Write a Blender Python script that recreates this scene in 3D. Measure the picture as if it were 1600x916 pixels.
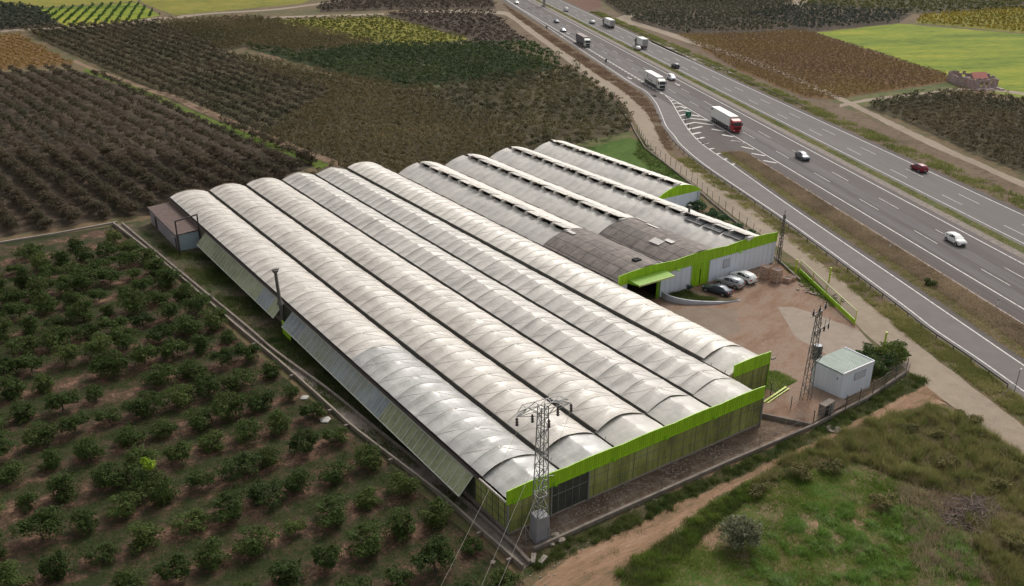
import bpy, bmesh, math, random
import numpy as np
from mathutils import Vector, Matrix
random.seed(7); RNG = np.random.default_rng(11)
R = math.radians
for o in list(bpy.data.objects): bpy.data.objects.remove(o)
S = bpy.context.scene; COL = S.collection

# ------------------------------------------------------------------ camera
CF, CP, CY, CR = 1414.9, R(23.794), R(-35.09), R(0.685)
CC = np.array([-45.184, -64.765, 63.524])
fw = np.array([-math.sin(CY)*math.cos(CP), math.cos(CY)*math.cos(CP), -math.sin(CP)])
_rt = np.array([math.cos(CY), math.sin(CY), 0.0]); _up = np.cross(_rt, fw)
rt = math.cos(CR)*_rt + math.sin(CR)*_up; up = -math.sin(CR)*_rt + math.cos(CR)*_up
cam = bpy.data.cameras.new('Camera'); camo = bpy.data.objects.new('Camera', cam); COL.objects.link(camo)
cam.sensor_width = 36; cam.lens = CF/1600*36; cam.clip_end = 5000; cam.clip_start = 0.5
camo.matrix_world = Matrix(((rt[0], up[0], -fw[0], CC[0]), (rt[1], up[1], -fw[1], CC[1]), (rt[2], up[2], -fw[2], CC[2]), (0, 0, 0, 1)))
S.camera = camo

# ------------------------------------------------------------------ light
SUN_AZ, SUN_EL = math.atan2(0.86, 0.50), R(44)          # azimuth from +Y towards +X
SUN_STR, SKY_STR, EXPO = 1.45, 0.145, 0.0
W = bpy.data.worlds.new('World'); S.world = W; W.use_nodes = True
wn = W.node_tree.nodes; wl = W.node_tree.links
sky = wn.new('ShaderNodeTexSky'); sky.sky_type = 'NISHITA'; sky.sun_disc = False
sky.sun_elevation = SUN_EL; sky.sun_rotation = SUN_AZ; sky.air_density = 1.2; sky.dust_density = 5.0; sky.ozone_density = 0.8
hs = wn.new('ShaderNodeHueSaturation'); hs.inputs['Saturation'].default_value = 0.12
wl.new(sky.outputs[0], hs.inputs['Color']); wl.new(hs.outputs[0], wn['Background'].inputs['Color'])
wn['Background'].inputs['Strength'].default_value = SKY_STR
sl = bpy.data.lights.new('sun', 'SUN'); sl.energy = SUN_STR; sl.angle = R(10); sl.color = (1.0, 0.90, 0.76)
so = bpy.data.objects.new('sun', sl); COL.objects.link(so)
sd = Vector((math.sin(SUN_AZ)*math.cos(SUN_EL), math.cos(SUN_AZ)*math.cos(SUN_EL), math.sin(SUN_EL)))
so.rotation_euler = sd.to_track_quat('Z', 'Y').to_euler(); so.location = (0, 0, 200)
S.view_settings.view_transform = 'Standard'; S.view_settings.look = 'None'; S.view_settings.gamma = 1
S.view_settings.exposure = EXPO; S.view_settings.use_curve_mapping = False
S.render.engine = 'CYCLES'
S.cycles.max_bounces = 5; S.cycles.transparent_max_bounces = 6

# ------------------------------------------------------------------ helpers
def G(u, v, h=0.0):
    d = fw + rt*(u-800)/CF - up*(v-458)/CF
    return (CC + d*((h-CC[2])/d[2]))
def PX(P):
    d = np.asarray(P, float) - CC
    z = d @ fw
    return 800 + CF*(d@rt)/z, 458 - CF*(d@up)/z, z
def GP(pts, h=0.0): return [tuple(G(u, v, h)[:2]) for u, v in pts]

def tag(o, label=None, cat=None, group=None, kind=None):
    if label: o['label'] = label
    if cat: o['category'] = cat
    if group: o['group'] = group
    if kind: o['kind'] = kind
    return o
def empty(name, loc=(0, 0, 0), rz=0, label=None, cat=None, group=None):
    o = bpy.data.objects.new(name, None); COL.objects.link(o); o.location = loc; o.rotation_euler = (0, 0, rz)
    o.empty_display_size = 0.3
    return tag(o, label, cat, group)
def link(name, me, mat=None, parent=None, smooth=False):
    o = bpy.data.objects.new(name, me); COL.objects.link(o)
    if mat is not None:
        for m in (mat if isinstance(mat, (list, tuple)) else [mat]): me.materials.append(m)
    if parent: o.parent = parent
    if smooth: me.polygons.foreach_set('use_smooth', [True]*len(me.polygons))
    return o
def npmesh(name, V, F, mi=None):
    V = np.asarray(V, np.float32); F = np.asarray(F, np.int32)
    me = bpy.data.meshes.new(name); n, k = F.shape
    me.vertices.add(len(V)); me.vertices.foreach_set('co', V.ravel())
    me.loops.add(n*k); me.loops.foreach_set('vertex_index', F.ravel())
    me.polygons.add(n); me.polygons.foreach_set('loop_start', np.arange(0, n*k, k, dtype=np.int32))
    me.polygons.foreach_set('loop_total', np.full(n, k, np.int32))
    if mi is not None: me.polygons.foreach_set('material_index', np.asarray(mi, np.int32))
    me.update(calc_edges=True); return me
class MB:
    def __init__(s): s.v = []; s.f = []; s.m = []
    def face(s, pts, mi=0):
        b = len(s.v); s.v += [tuple(p) for p in pts]; s.f.append(tuple(range(b, b+len(pts)))); s.m.append(mi)
    def hexa(s, p, mi=0):
        b = len(s.v); s.v += [tuple(q) for q in p]
        for f in ((0, 3, 2, 1), (4, 5, 6, 7), (0, 1, 5, 4), (1, 2, 6, 5), (2, 3, 7, 6), (3, 0, 4, 7)):
            s.f.append(tuple(b+i for i in f)); s.m.append(mi)
    def box(s, x0, x1, y0, y1, z0, z1, mi=0):
        s.hexa([(x0, y0, z0), (x1, y0, z0), (x1, y1, z0), (x0, y1, z0), (x0, y0, z1), (x1, y0, z1), (x1, y1, z1), (x0, y1, z1)], mi)
    def bar(s, a, b, w, h=None, mi=0):
        a = Vector(a); b = Vector(b); h = h or w; d = (b-a)
        if d.length < 1e-6: return
        d.normalize(); r = d.cross(Vector((0, 0, 1)))
        if r.length < 1e-3: r = Vector((1, 0, 0))
        r.normalize(); u = r.cross(d).normalized(); r = r*w/2; u = u*h/2
        s.hexa([a-r-u, a+r-u, a+r+u, a-r+u, b-r-u, b+r-u, b+r+u, b-r+u], mi)
    def tube(s, a, b, r0, r1=None, n=8, mi=0, cap=True):
        a = Vector(a); b = Vector(b); r1 = r0 if r1 is None else r1; d = (b-a).normalized()
        e = d.cross(Vector((0, 0, 1)));  e = Vector((1, 0, 0)) if e.length < 1e-3 else e.normalized(); g = d.cross(e)
        k = len(s.v)
        for c, r in ((a, r0), (b, r1)):
            for i in range(n):
                t = 2*math.pi*i/n; s.v.append(tuple(c + e*(r*math.cos(t)) + g*(r*math.sin(t))))
        for i in range(n):
            j = (i+1) % n; s.f.append((k+i, k+j, k+n+j, k+n+i)); s.m.append(mi)
        if cap:
            s.f.append(tuple(k+i for i in reversed(range(n)))); s.m.append(mi); s.f.append(tuple(k+n+i for i in range(n))); s.m.append(mi)
    def build(s, name, mat, parent=None, smooth=False):
        me = bpy.data.meshes.new(name); me.from_pydata(s.v, [], s.f); me.update()
        if any(s.m): me.polygons.foreach_set('material_index', s.m)
        return link(name, me, mat, parent, smooth)
def copy_tree(o, parent=None):
    c = o.copy(); COL.objects.link(c); c.parent = parent
    for ch in o.children: copy_tree(ch, c)
    return c

# ------------------------------------------------------------------ materials
def newmat(name):
    m = bpy.data.materials.new(name); m.use_nodes = True
    return m, m.node_tree.nodes, m.node_tree.links, m.node_tree.nodes['Principled BSDF']
def mat(name, col, rough=0.7, var=0.12, scale=3.0, bump=0.0, bscale=20.0, metal=0.0, spec=0.5, rnd=0.0, streak=None, col2=None, thresh=(0.4, 0.65)):
    m, n, l, b = newmat(name)
    b.inputs['Roughness'].default_value = rough; b.inputs['Metallic'].default_value = metal
    b.inputs['Specular IOR Level'].default_value = spec
    tc = n.new('ShaderNodeTexCoord'); mp = n.new('ShaderNodeMapping'); l.new(tc.outputs['Object'], mp.inputs[0])
    if streak: mp.inputs['Scale'].default_value = streak
    nz = n.new('ShaderNodeTexNoise'); nz.inputs['Scale'].default_value = scale; nz.inputs['Detail'].default_value = 6; nz.inputs['Roughness'].default_value = .65
    l.new(mp.outputs[0], nz.inputs['Vector'])
    rp = n.new('ShaderNodeValToRGB'); l.new(nz.outputs['Fac'], rp.inputs[0])
    c2 = col2 if col2 else tuple(min(1, c*(1+var)) for c in col); c1 = col if col2 else tuple(c*(1-var) for c in col)
    rp.color_ramp.elements[0].position = thresh[0] if col2 else .3; rp.color_ramp.elements[1].position = thresh[1] if col2 else .7
    rp.color_ramp.elements[0].color = (*c1, 1); rp.color_ramp.elements[1].color = (*c2, 1)
    out = rp.outputs[0]
    if rnd:
        oi = n.new('ShaderNodeObjectInfo'); mr = n.new('ShaderNodeMapRange'); l.new(oi.outputs['Random'], mr.inputs[0]); mr.inputs[3].default_value = 1-rnd; mr.inputs[4].default_value = 1+rnd
        hh = n.new('ShaderNodeHueSaturation'); l.new(mr.outputs[0], hh.inputs['Value']); l.new(out, hh.inputs['Color']); out = hh.outputs[0]
    l.new(out, b.inputs['Base Color'])
    if bump:
        n2 = n.new('ShaderNodeTexNoise'); n2.inputs['Scale'].default_value = bscale; n2.inputs['Detail'].default_value = 4; l.new(mp.outputs[0], n2.inputs['Vector'])
        bp = n.new('ShaderNodeBump'); bp.inputs['Strength'].default_value = 1; bp.inputs['Distance'].default_value = bump
        l.new(n2.outputs['Fac'], bp.inputs['Height']); l.new(bp.outputs[0], b.inputs['Normal'])
    return m
def groundmat(name, cols, scales=(0.03, 0.35, 3.0), bump=0.06, rough=0.95, stretch=None, rot=0.0, edges=None):
    """cols: list of 3-5 colours blended by layered noise"""
    m, n, l, b = newmat(name); b.inputs['Roughness'].default_value = rough; b.inputs['Specular IOR Level'].default_value = .15
    tc = n.new('ShaderNodeTexCoord'); mp = n.new('ShaderNodeMapping'); l.new(tc.outputs['Object'], mp.inputs[0])
    mp.vector_type = 'TEXTURE'; mp.inputs['Rotation'].default_value[2] = rot
    if stretch: mp.inputs['Scale'].default_value = stretch
    acc = None; wts = (0.36, 0.36, 0.28)
    for sc, w in zip(scales, wts):
        z = n.new('ShaderNodeTexNoise'); z.inputs['Scale'].default_value = sc; z.inputs['Detail'].default_value = 7; z.inputs['Roughness'].default_value = .68
        l.new(mp.outputs[0], z.inputs['Vector'])
        q = n.new('ShaderNodeMath'); q.operation = 'MULTIPLY_ADD'; l.new(z.outputs['Fac'], q.inputs[0]); q.inputs[1].default_value = w
        if acc: l.new(acc, q.inputs[2])
        else: q.inputs[2].default_value = 0
        acc = q.outputs[0]
    rp = n.new('ShaderNodeValToRGB'); l.new(acc, rp.inputs[0]); e = rp.color_ramp.elements; k = len(cols)
    lo, hi = edges if edges else (.40, .60)
    e[0].position = lo; e[0].color = (*cols[0], 1); e[1].position = hi; e[1].color = (*cols[-1], 1)
    for i in range(1, k-1):
        t = e.new(lo+(hi-lo)*i/(k-1)); t.color = (*cols[i], 1)
    l.new(rp.outputs[0], b.inputs['Base Color'])
    if bump:
        z = n.new('ShaderNodeTexNoise'); z.inputs['Scale'].default_value = 2.2; z.inputs['Detail'].default_value = 6; l.new(tc.outputs['Object'], z.inputs['Vector'])
        bp = n.new('ShaderNodeBump'); bp.inputs['Distance'].default_value = bump; l.new(z.outputs['Fac'], bp.inputs['Height']); l.new(bp.outputs[0], b.inputs['Normal'])
    return m
def rowfloor(name, cols, period, y0):
    m, n, l, b = newmat(name); b.inputs['Roughness'].default_value = .95; b.inputs['Specular IOR Level'].default_value = .15
    tc = n.new('ShaderNodeTexCoord'); sp = n.new('ShaderNodeSeparateXYZ'); l.new(tc.outputs['Object'], sp.inputs[0])
    nw = n.new('ShaderNodeTexNoise'); nw.inputs['Scale'].default_value = .25; l.new(tc.outputs['Object'], nw.inputs['Vector'])
    def math_(op, a, b_): 
        q = n.new('ShaderNodeMath'); q.operation = op
        for i, x in enumerate((a, b_)):
            if x is None: continue
            if isinstance(x, (int, float)): q.inputs[i].default_value = x
            else: l.new(x, q.inputs[i])
        return q.outputs[0]
    y = math_('ADD', sp.outputs[1], math_('MULTIPLY', nw.outputs['Fac'], 2.2))
    w = math_('COSINE', math_('MULTIPLY', math_('SUBTRACT', y, y0+1.1), 2*math.pi/period), None)
    acc = math_('MULTIPLY', w, .045)
    for sc, wt in ((.10, .25), (.55, .45), (3.0, .30)):
        z = n.new('ShaderNodeTexNoise'); z.inputs['Scale'].default_value = sc; z.inputs['Detail'].default_value = 6; z.inputs['Roughness'].default_value = .65; l.new(tc.outputs['Object'], z.inputs['Vector'])
        acc = math_('ADD', acc, math_('MULTIPLY', z.outputs['Fac'], wt))
    rp = n.new('ShaderNodeValToRGB'); l.new(acc, rp.inputs[0]); e = rp.color_ramp.elements; k = len(cols)
    e[0].position = .43; e[0].color = (*cols[0], 1); e[1].position = .62; e[1].color = (*cols[-1], 1)
    for i in range(1, k-1): t = e.new(.43+.19*i/(k-1)); t.color = (*cols[i], 1)
    l.new(rp.outputs[0], b.inputs['Base Color'])
    z = n.new('ShaderNodeTexNoise'); z.inputs['Scale'].default_value = 2.5; z.inputs['Detail'].default_value = 6; l.new(tc.outputs['Object'], z.inputs['Vector'])
    bp = n.new('ShaderNodeBump'); bp.inputs['Distance'].default_value = .12; l.new(z.outputs['Fac'], bp.inputs['Height']); l.new(bp.outputs[0], b.inputs['Normal'])
    return m
def leafmat(name, cols, pscale=0.05, rnd=0.0, per=0.5, gain=1.72):
    cols = [tuple(min(.9, q*gain) for q in c) for c in cols]
    """leaf colours: patches over the field, per tree and per leaf"""
    m, n, l, b = newmat(name); b.inputs['Roughness'].default_value = .75; b.inputs['Specular IOR Level'].default_value = .2
    ge = n.new('ShaderNodeNewGeometry'); oi = n.new('ShaderNodeObjectInfo')
    z = n.new('ShaderNodeTexNoise'); z.inputs['Scale'].default_value = pscale; z.inputs['Detail'].default_value = 5; l.new(ge.outputs['Position'], z.inputs['Vector'])
    a = n.new('ShaderNodeMath'); a.operation = 'MULTIPLY_ADD'; l.new(ge.outputs['Random Per Island'], a.inputs[0]); a.inputs[1].default_value = per; l.new(z.outputs['Fac'], a.inputs[2])
    c = n.new('ShaderNodeMath'); c.operation = 'MULTIPLY_ADD'; l.new(oi.outputs['Random'], c.inputs[0]); c.inputs[1].default_value = rnd; l.new(a.outputs[0], c.inputs[2])
    mr = n.new('ShaderNodeMapRange'); l.new(c.outputs[0], mr.inputs[0]); mr.inputs[1].default_value = .35; mr.inputs[2].default_value = .65+per+rnd
    rp = n.new('ShaderNodeValToRGB'); l.new(mr.outputs[0], rp.inputs[0]); e = rp.color_ramp.elements; k = len(cols)
    e[0].color = (*cols[0], 1); e[1].color = (*cols[-1], 1)
    for i in range(1, k-1):
        t = e.new(i/(k-1)); t.color = (*cols[i], 1)
    l.new(rp.outputs[0], b.inputs['Base Color'])
    tr_ = n.new('ShaderNodeBsdfTranslucent'); l.new(rp.outputs[0], tr_.inputs['Color']); mx = n.new('ShaderNodeMixShader'); mx.inputs[0].default_value = .38
    l.new(b.outputs[0], mx.inputs[1]); l.new(tr_.outputs[0], mx.inputs[2]); l.new(mx.outputs[0], n['Material Output'].inputs['Surface'])
    return m

M = {}
M['soil'] = groundmat('soil', [(.075, .085, .032), (.10, .095, .045), (.16, .11, .066), (.21, .14, .09)], bump=.08)
M['asphalt'] = mat('asphalt', (.122, .108, .108), .85, .16, .25, .004, 60, streak=(1, 1, 1))
M['asphalt_far'] = mat('asphalt_far', (.162, .152, .150), .85, .08, .25, .004, 60)
M['asphalt_ramp'] = mat('asphalt_ramp', (.126, .109, .106), .85, .12, .3, .004, 60)
M['shoulder'] = mat('shoulder_asphalt', (.098, .077, .076), .9, .15, .4, .004, 50)
M['paint'] = mat('road_paint', (.34, .33, .32), .7, .2, 1.2, col2=(.60, .58, .56), thresh=(.36, .50))
M['concrete'] = mat('concrete', (.30, .265, .225), .85, .2, 1.2, .01, 15)
M['dconcrete'] = mat('weathered_concrete', (.20, .165, .14), .9, .35, 1.0, .02, 12)
M['pinkconc'] = mat('pale_concrete', (.38, .31, .29), .9, .15, .5)
M['steel'] = mat('galvanised_steel', (.30, .30, .30), .5, .2, 4, metal=.4)
M['dsteel'] = mat('weathered_steel', (.13, .12, .11), .6, .25, 4, metal=.3)
M['psteel'] = mat('dull_grey_steel', (.21, .195, .175), .6, .2, 4, metal=.2)
M['rust'] = mat('dark_rusty_steel', (.035, .025, .025), .7, .3, 4)
M['lime'] = mat('lime_sheet_metal', (.31, .56, .014), .5, .22, 1.6, streak=(1, 1, .15))
M['limed'] = mat('lime_door_paint', (.20, .44, .012), .5, .08, 1)
M['white'] = mat('white_wall_paint', (.72, .77, .85), .7, .07, .6, streak=(3, 3, .3))
M['whitec'] = mat('white_car_paint', (.78, .78, .77), .25, .02)
M['whitet'] = mat('white_box_body', (.78, .77, .74), .45, .06, .5)
M['silver'] = mat('silver_car_paint', (.42, .44, .47), .25, .02, metal=.3)
M['darkcar'] = mat('dark_grey_car_paint', (.055, .065, .08), .22, .02, metal=.3)
M['greycar'] = mat('grey_car_paint', (.17, .18, .20), .25, .02, metal=.3)
M['redcar'] = mat('dark_red_car_paint', (.20, .012, .03), .25, .02)
M['redcab'] = mat('red_cab_paint', (.42, .018, .025), .35, .04)
M['glass'] = mat('dark_glass', (.02, .025, .03), .08, .02)
M['tyre'] = mat('tyre_rubber', (.02, .02, .02), .85, .1)
M['rim'] = mat('wheel_rim', (.35, .35, .35), .4, .05, metal=.5)
M['black'] = mat('black_plastic', (.025, .025, .028), .6, .1)
M['grey'] = mat('grey_tarpaulin', (.15, .14, .155), .6, .1, .6)
M['brownt'] = mat('brown_tarpaulin', (.30, .24, .22), .7, .1, .6)
M['lamp'] = mat('headlamp_glass', (.7, .7, .7), .15, .02)
M['red'] = mat('tail_lamp_red', (.35, .01, .01), .25, .02)
M['wood'] = mat('crate_wood', (.60, .42, .32), .8, .25, 3)
M['bark'] = mat('bark', (.07, .055, .042), .9, .3, 4)
M['net'] = mat('vent_shade_sheet', (.19, .18, .15), .9, .2, 2)  # dimness of the greenhouse inside, put into a sheet colour
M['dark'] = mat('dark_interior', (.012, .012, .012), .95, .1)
M['yellow'] = mat('yellow_green_paint', (.42, .52, .03), .5, .08)
M['green'] = mat('green_sign', (.01, .13, .075), .5, .05)
M['brick'] = mat('rusty_tile', (.125, .085, .075), .9, .3, 1.5, .01, 20)
M['paleblue'] = mat('pale_blue_render', (.34, .42, .46), .85, .12, 1.5)
M['cable'] = mat('aluminium_cable', (.26, .235, .20), .6, .1)
M['insul'] = mat('brown_insulator', (.05, .03, .028), .3, .1)
M['cord'] = mat('pale_cord', (.60, .575, .53), .6, .1, 3)
M['hutroof'] = mat('pale_green_sheet', (.34, .40, .355), .6, .18, 1.2, streak=(1, .3, 1))
M['rubble'] = mat('pale_stone', (.27, .225, .185), .9, .25, 2, .05, 5)
M['pinkwall'] = mat('old_pinkish_render', (.40, .31, .30), .9, .35, 1.2, .03, 6)
M['redtile'] = mat('red_clay_tile', (.30, .10, .08), .9, .25, 2)

def filmmat(name, base, warm, rough=.34, dirt=.35):
    m, n, l, b = newmat(name)
    tc = n.new('ShaderNodeTexCoord'); mp = n.new('ShaderNodeMapping'); l.new(tc.outputs['Object'], mp.inputs[0]); mp.inputs['Scale'].default_value = (1, .45, 1)
    z = n.new('ShaderNodeTexNoise'); z.inputs['Scale'].default_value = .35; z.inputs['Detail'].default_value = 8; z.inputs['Roughness'].default_value = .7; l.new(mp.outputs[0], z.inputs['Vector'])
    rp = n.new('ShaderNodeValToRGB'); l.new(z.outputs['Fac'], rp.inputs[0]); e = rp.color_ramp.elements
    e[0].position = .36; e[0].color = (*[c*(1-dirt) for c in base], 1); e[1].position = .66; e[1].color = (*warm, 1); q = e.new(.5); q.color = (*base, 1)
    l.new(rp.outputs[0], b.inputs['Base Color'])
    b.inputs['Roughness'].default_value = rough; b.inputs['Specular IOR Level'].default_value = .55
    # creases across the span
    mp2 = n.new('ShaderNodeMapping'); l.new(tc.outputs['Object'], mp2.inputs[0]); mp2.inputs['Scale'].default_value = (.5, 2.6, .6); mp2.inputs['Rotation'].default_value[2] = .18
    z2 = n.new('ShaderNodeTexNoise'); z2.inputs['Scale'].default_value = .9; z2.inputs['Detail'].default_value = 5; z2.inputs['Distortion'].default_value = .6; l.new(mp2.outputs[0], z2.inputs['Vector'])
    bp = n.new('ShaderNodeBump'); bp.inputs['Distance'].default_value = .09; bp.inputs['Strength'].default_value = .8; l.new(z2.outputs['Fac'], bp.inputs['Height']); l.new(bp.outputs[0], b.inputs['Normal'])
    return m
M['film'] = filmmat('white_plastic_film', (.55, .505, .45), (.63, .585, .525), .40, .20)
M['filmclear'] = filmmat('clear_plastic_film', (.44, .43, .41), (.57, .55, .52), .30, .26)
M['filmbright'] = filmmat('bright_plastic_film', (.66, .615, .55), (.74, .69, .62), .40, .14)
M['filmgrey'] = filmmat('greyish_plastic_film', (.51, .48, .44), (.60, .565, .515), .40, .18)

def netmat():
    m, n, l, b = newmat('brown_shade_net'); b.inputs['Roughness'].default_value = .85
    tc = n.new('ShaderNodeTexCoord')
    br = n.new('ShaderNodeTexBrick'); l.new(tc.outputs['Object'], br.inputs['Vector']); br.offset = 0
    br.inputs['Color1'].default_value = (.225, .19, .17, 1); br.inputs['Color2'].default_value = (.165, .142, .13, 1); br.inputs['Mortar'].default_value = (.045, .038, .034, 1)
    br.inputs['Scale'].default_value = 1; br.inputs['Mortar Size'].default_value = .055; br.inputs['Brick Width'].default_value = 2.05; br.inputs['Row Height'].default_value = 2.9
    z = n.new('ShaderNodeTexNoise'); z.inputs['Scale'].default_value = .9; z.inputs['Detail'].default_value = 8; l.new(tc.outputs['Object'], z.inputs['Vector'])
    mx = n.new('ShaderNodeMixRGB'); mx.blend_type = 'OVERLAY'; mx.inputs[0].default_value = .7; l.new(br.outputs[0], mx.inputs[1]); l.new(z.outputs['Fac'], mx.inputs[2])
    l.new(mx.outputs[0], b.inputs['Base Color']); return m
M['shade'] = netmat()
def polymat(name, a, c, d, sx=.8, freq=7.0):
    """corrugated algae-stained glazing; vertical streaks"""
    m, n, l, b = newmat(name); b.inputs['Roughness'].default_value = .4
    tc = n.new('ShaderNodeTexCoord'); mp = n.new('ShaderNodeMapping'); l.new(tc.outputs['Object'], mp.inputs[0]); mp.inputs['Scale'].default_value = (sx, sx, .12)
    z = n.new('ShaderNodeTexNoise'); z.inputs['Scale'].default_value = 1.6; z.inputs['Detail'].default_value = 8; z.inputs['Roughness'].default_value = .75; l.new(mp.outputs[0], z.inputs['Vector'])
    z3 = n.new('ShaderNodeTexNoise'); z3.inputs['Scale'].default_value = .16; z3.inputs['Detail'].default_value = 3; l.new(tc.outputs['Object'], z3.inputs['Vector'])
    ad = n.new('ShaderNodeMath'); ad.operation = 'MULTIPLY_ADD'; l.new(z3.outputs['Fac'], ad.inputs[0]); ad.inputs[1].default_value = .8; l.new(z.outputs['Fac'], ad.inputs[2])
    mr = n.new('ShaderNodeMath'); mr.operation = 'MULTIPLY'; l.new(ad.outputs[0], mr.inputs[0]); mr.inputs[1].default_value = .555
    rp = n.new('ShaderNodeValToRGB'); l.new(mr.outputs[0], rp.inputs[0]); e = rp.color_ramp.elements
    e[0].position = .40; e[0].color = (*a, 1); e[1].position = .60; e[1].color = (*d, 1); q = e.new(.5); q.color = (*c, 1)
    l.new(rp.outputs[0], b.inputs['Base Color'])
    sp = n.new('ShaderNodeSeparateXYZ'); l.new(tc.outputs['Object'], sp.inputs[0]); sm = n.new('ShaderNodeMath'); l.new(sp.outputs[0], sm.inputs[0]); l.new(sp.outputs[1], sm.inputs[1])
    s2 = n.new('ShaderNodeMath'); s2.operation = 'MULTIPLY'; l.new(sm.outputs[0], s2.inputs[0]); s2.inputs[1].default_value = freq*math.pi
    s3 = n.new('ShaderNodeMath'); s3.operation = 'SINE'; l.new(s2.outputs[0], s3.inputs[0])
    bp = n.new('ShaderNodeBump'); bp.inputs['Distance'].default_value = .008; l.new(s3.outputs[0], bp.inputs['Height']); l.new(bp.outputs[0], b.inputs['Normal'])
    tr_ = n.new('ShaderNodeBsdfTranslucent'); l.new(rp.outputs[0], tr_.inputs['Color']); mx = n.new('ShaderNodeMixShader'); mx.inputs[0].default_value = .3; l.new(b.outputs[0], mx.inputs[1]); l.new(tr_.outputs[0], mx.inputs[2]); l.new(mx.outputs[0], n['Material Output'].inputs['Surface'])
    return m
M['poly'] = polymat('algae_stained_glazing', (.20, .22, .09), (.38, .41, .12), (.52, .55, .22))
M['polyside'] = polymat('stained_side_glazing', (.24, .255, .14), (.36, .38, .21), (.47, .50, .30))
M['polyblue'] = polymat('bluish_side_glazing', (.24, .27, .28), (.32, .355, .37), (.42, .46, .48))
M['polymix'] = polymat('mixed_side_glazing', (.27, .29, .18), (.33, .355, .31), (.38, .42, .43))
M['polytan'] = polymat('tan_side_sheet', (.20, .165, .13), (.27, .22, .17), (.33, .28, .22))

# ------------------------------------------------------------------ geometry utilities
def poly_in(px, py, poly):
    poly = np.asarray(poly); inside = np.zeros(len(px), bool); n = len(poly); j = n-1
    for i in range(n):
        xi, yi = poly[i]; xj, yj = poly[j]
        c = ((yi > py) != (yj > py)) & (px < (xj-xi)*(py-yi)/(yj-yi+1e-12)+xi)
        inside ^= c; j = i
    return inside
def sheet(name, pts, z, m, kind='structure', parent=None, jag=0.0, step=3.0):
    """flat sheet with optional irregular edge"""
    P = []
    n = len(pts)
    rr = random.Random(len(pts)*13+int(abs(pts[0][0])*10))
    for i in range(n):
        a = Vector(pts[i]); b = Vector(pts[(i+1) % n]); P.append(a)
        if jag:
            L = (b-a).length; k = int(L/step); nn = Vector((-(b-a).y, (b-a).x))/max(L, 1e-6)
            for q in range(1, k): P.append(a+(b-a)*(q/k)+nn*rr.uniform(-jag, jag))
    bm = bmesh.new(); f = bm.faces.new([bm.verts.new((p.x, p.y, z)) for p in P])
    if f.normal.z < 0 or True:
        f.normal_update()
        if f.normal.z < 0: f.normal_flip()
    bmesh.ops.triangulate(bm, faces=[f])
    me = bpy.data.meshes.new(name); bm.to_mesh(me); bm.free()
    o = link(name, me, m, parent)
    if kind: o['kind'] = kind
    return o
def cr(pts, n=8):
    """catmull-rom resample"""
    P = [Vector(p) for p in pts]; P = [P[0]*2-P[1]]+P+[P[-1]*2-P[-2]]; out = []
    for i in range(1, len(P)-2):
        for k in range(n):
            t = k/n; a, b, c, d = P[i-1], P[i], P[i+1], P[i+2]
            out.append(.5*((2*b)+(c-a)*t+(2*a-5*b+4*c-d)*t*t+(3*b-3*c+d-a)*t**3))
    out.append(P[-2]); return out
def resample(P, k):
    P = [Vector(p) for p in P]; L = [0]
    for a, b in zip(P, P[1:]): L.append(L[-1]+(b-a).length)
    out = []; j = 0
    for i in range(k):
        s = L[-1]*i/(k-1)
        while j < len(L)-2 and L[j+1] < s: j += 1
        t = (s-L[j])/max(L[j+1]-L[j], 1e-9); out.append(P[j].lerp(P[j+1], min(1, t)))
    return out
def strip2(name, A, B, z, m, k=120, kind='structure', jag=0):
    A = resample(A, k); B = resample(B, k); V = []; rr = random.Random(3)
    for a, b in zip(A, B):
        n = (b-a).normalized() if (b-a).length > 0 else Vector((0, 0))
        a = a+n*rr.uniform(-jag, jag); b = b+n*rr.uniform(-jag, jag)
        V += [(a.x, a.y, z), (b.x, b.y, z)]
    F = [(2*i, 2*i+1, 2*i+3, 2*i+2) for i in range(k-1)]
    me = bpy.data.meshes.new(name); me.from_pydata(V, [], F); me.update(); o = link(name, me, m)
    if kind: o['kind'] = kind
    return o
def offset(P, d):
    P = [Vector(p) for p in P]; out = []
    for i, p in enumerate(P):
        a = P[max(0, i-1)]; b = P[min(len(P)-1, i+1)]; t = (b-a).normalized(); out.append(p+Vector((t.y, -t.x))*d)
    return out
class Lines(MB):
    def line(s, P, w, z):
        P = [Vector(p) for p in P]; A = offset(P, -w/2); B = offset(P, w/2)
        for i in range(len(P)-1): s.face([(A[i].x, A[i].y, z), (A[i+1].x, A[i+1].y, z), (B[i+1].x, B[i+1].y, z), (B[i].x, B[i].y, z)])
def inframe(x, y, mrg=60, z=0):
    u, v, d = PX((x, y, z)); return d > 0 and -mrg < u < 1600+mrg and -mrg < v < 916+mrg

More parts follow.
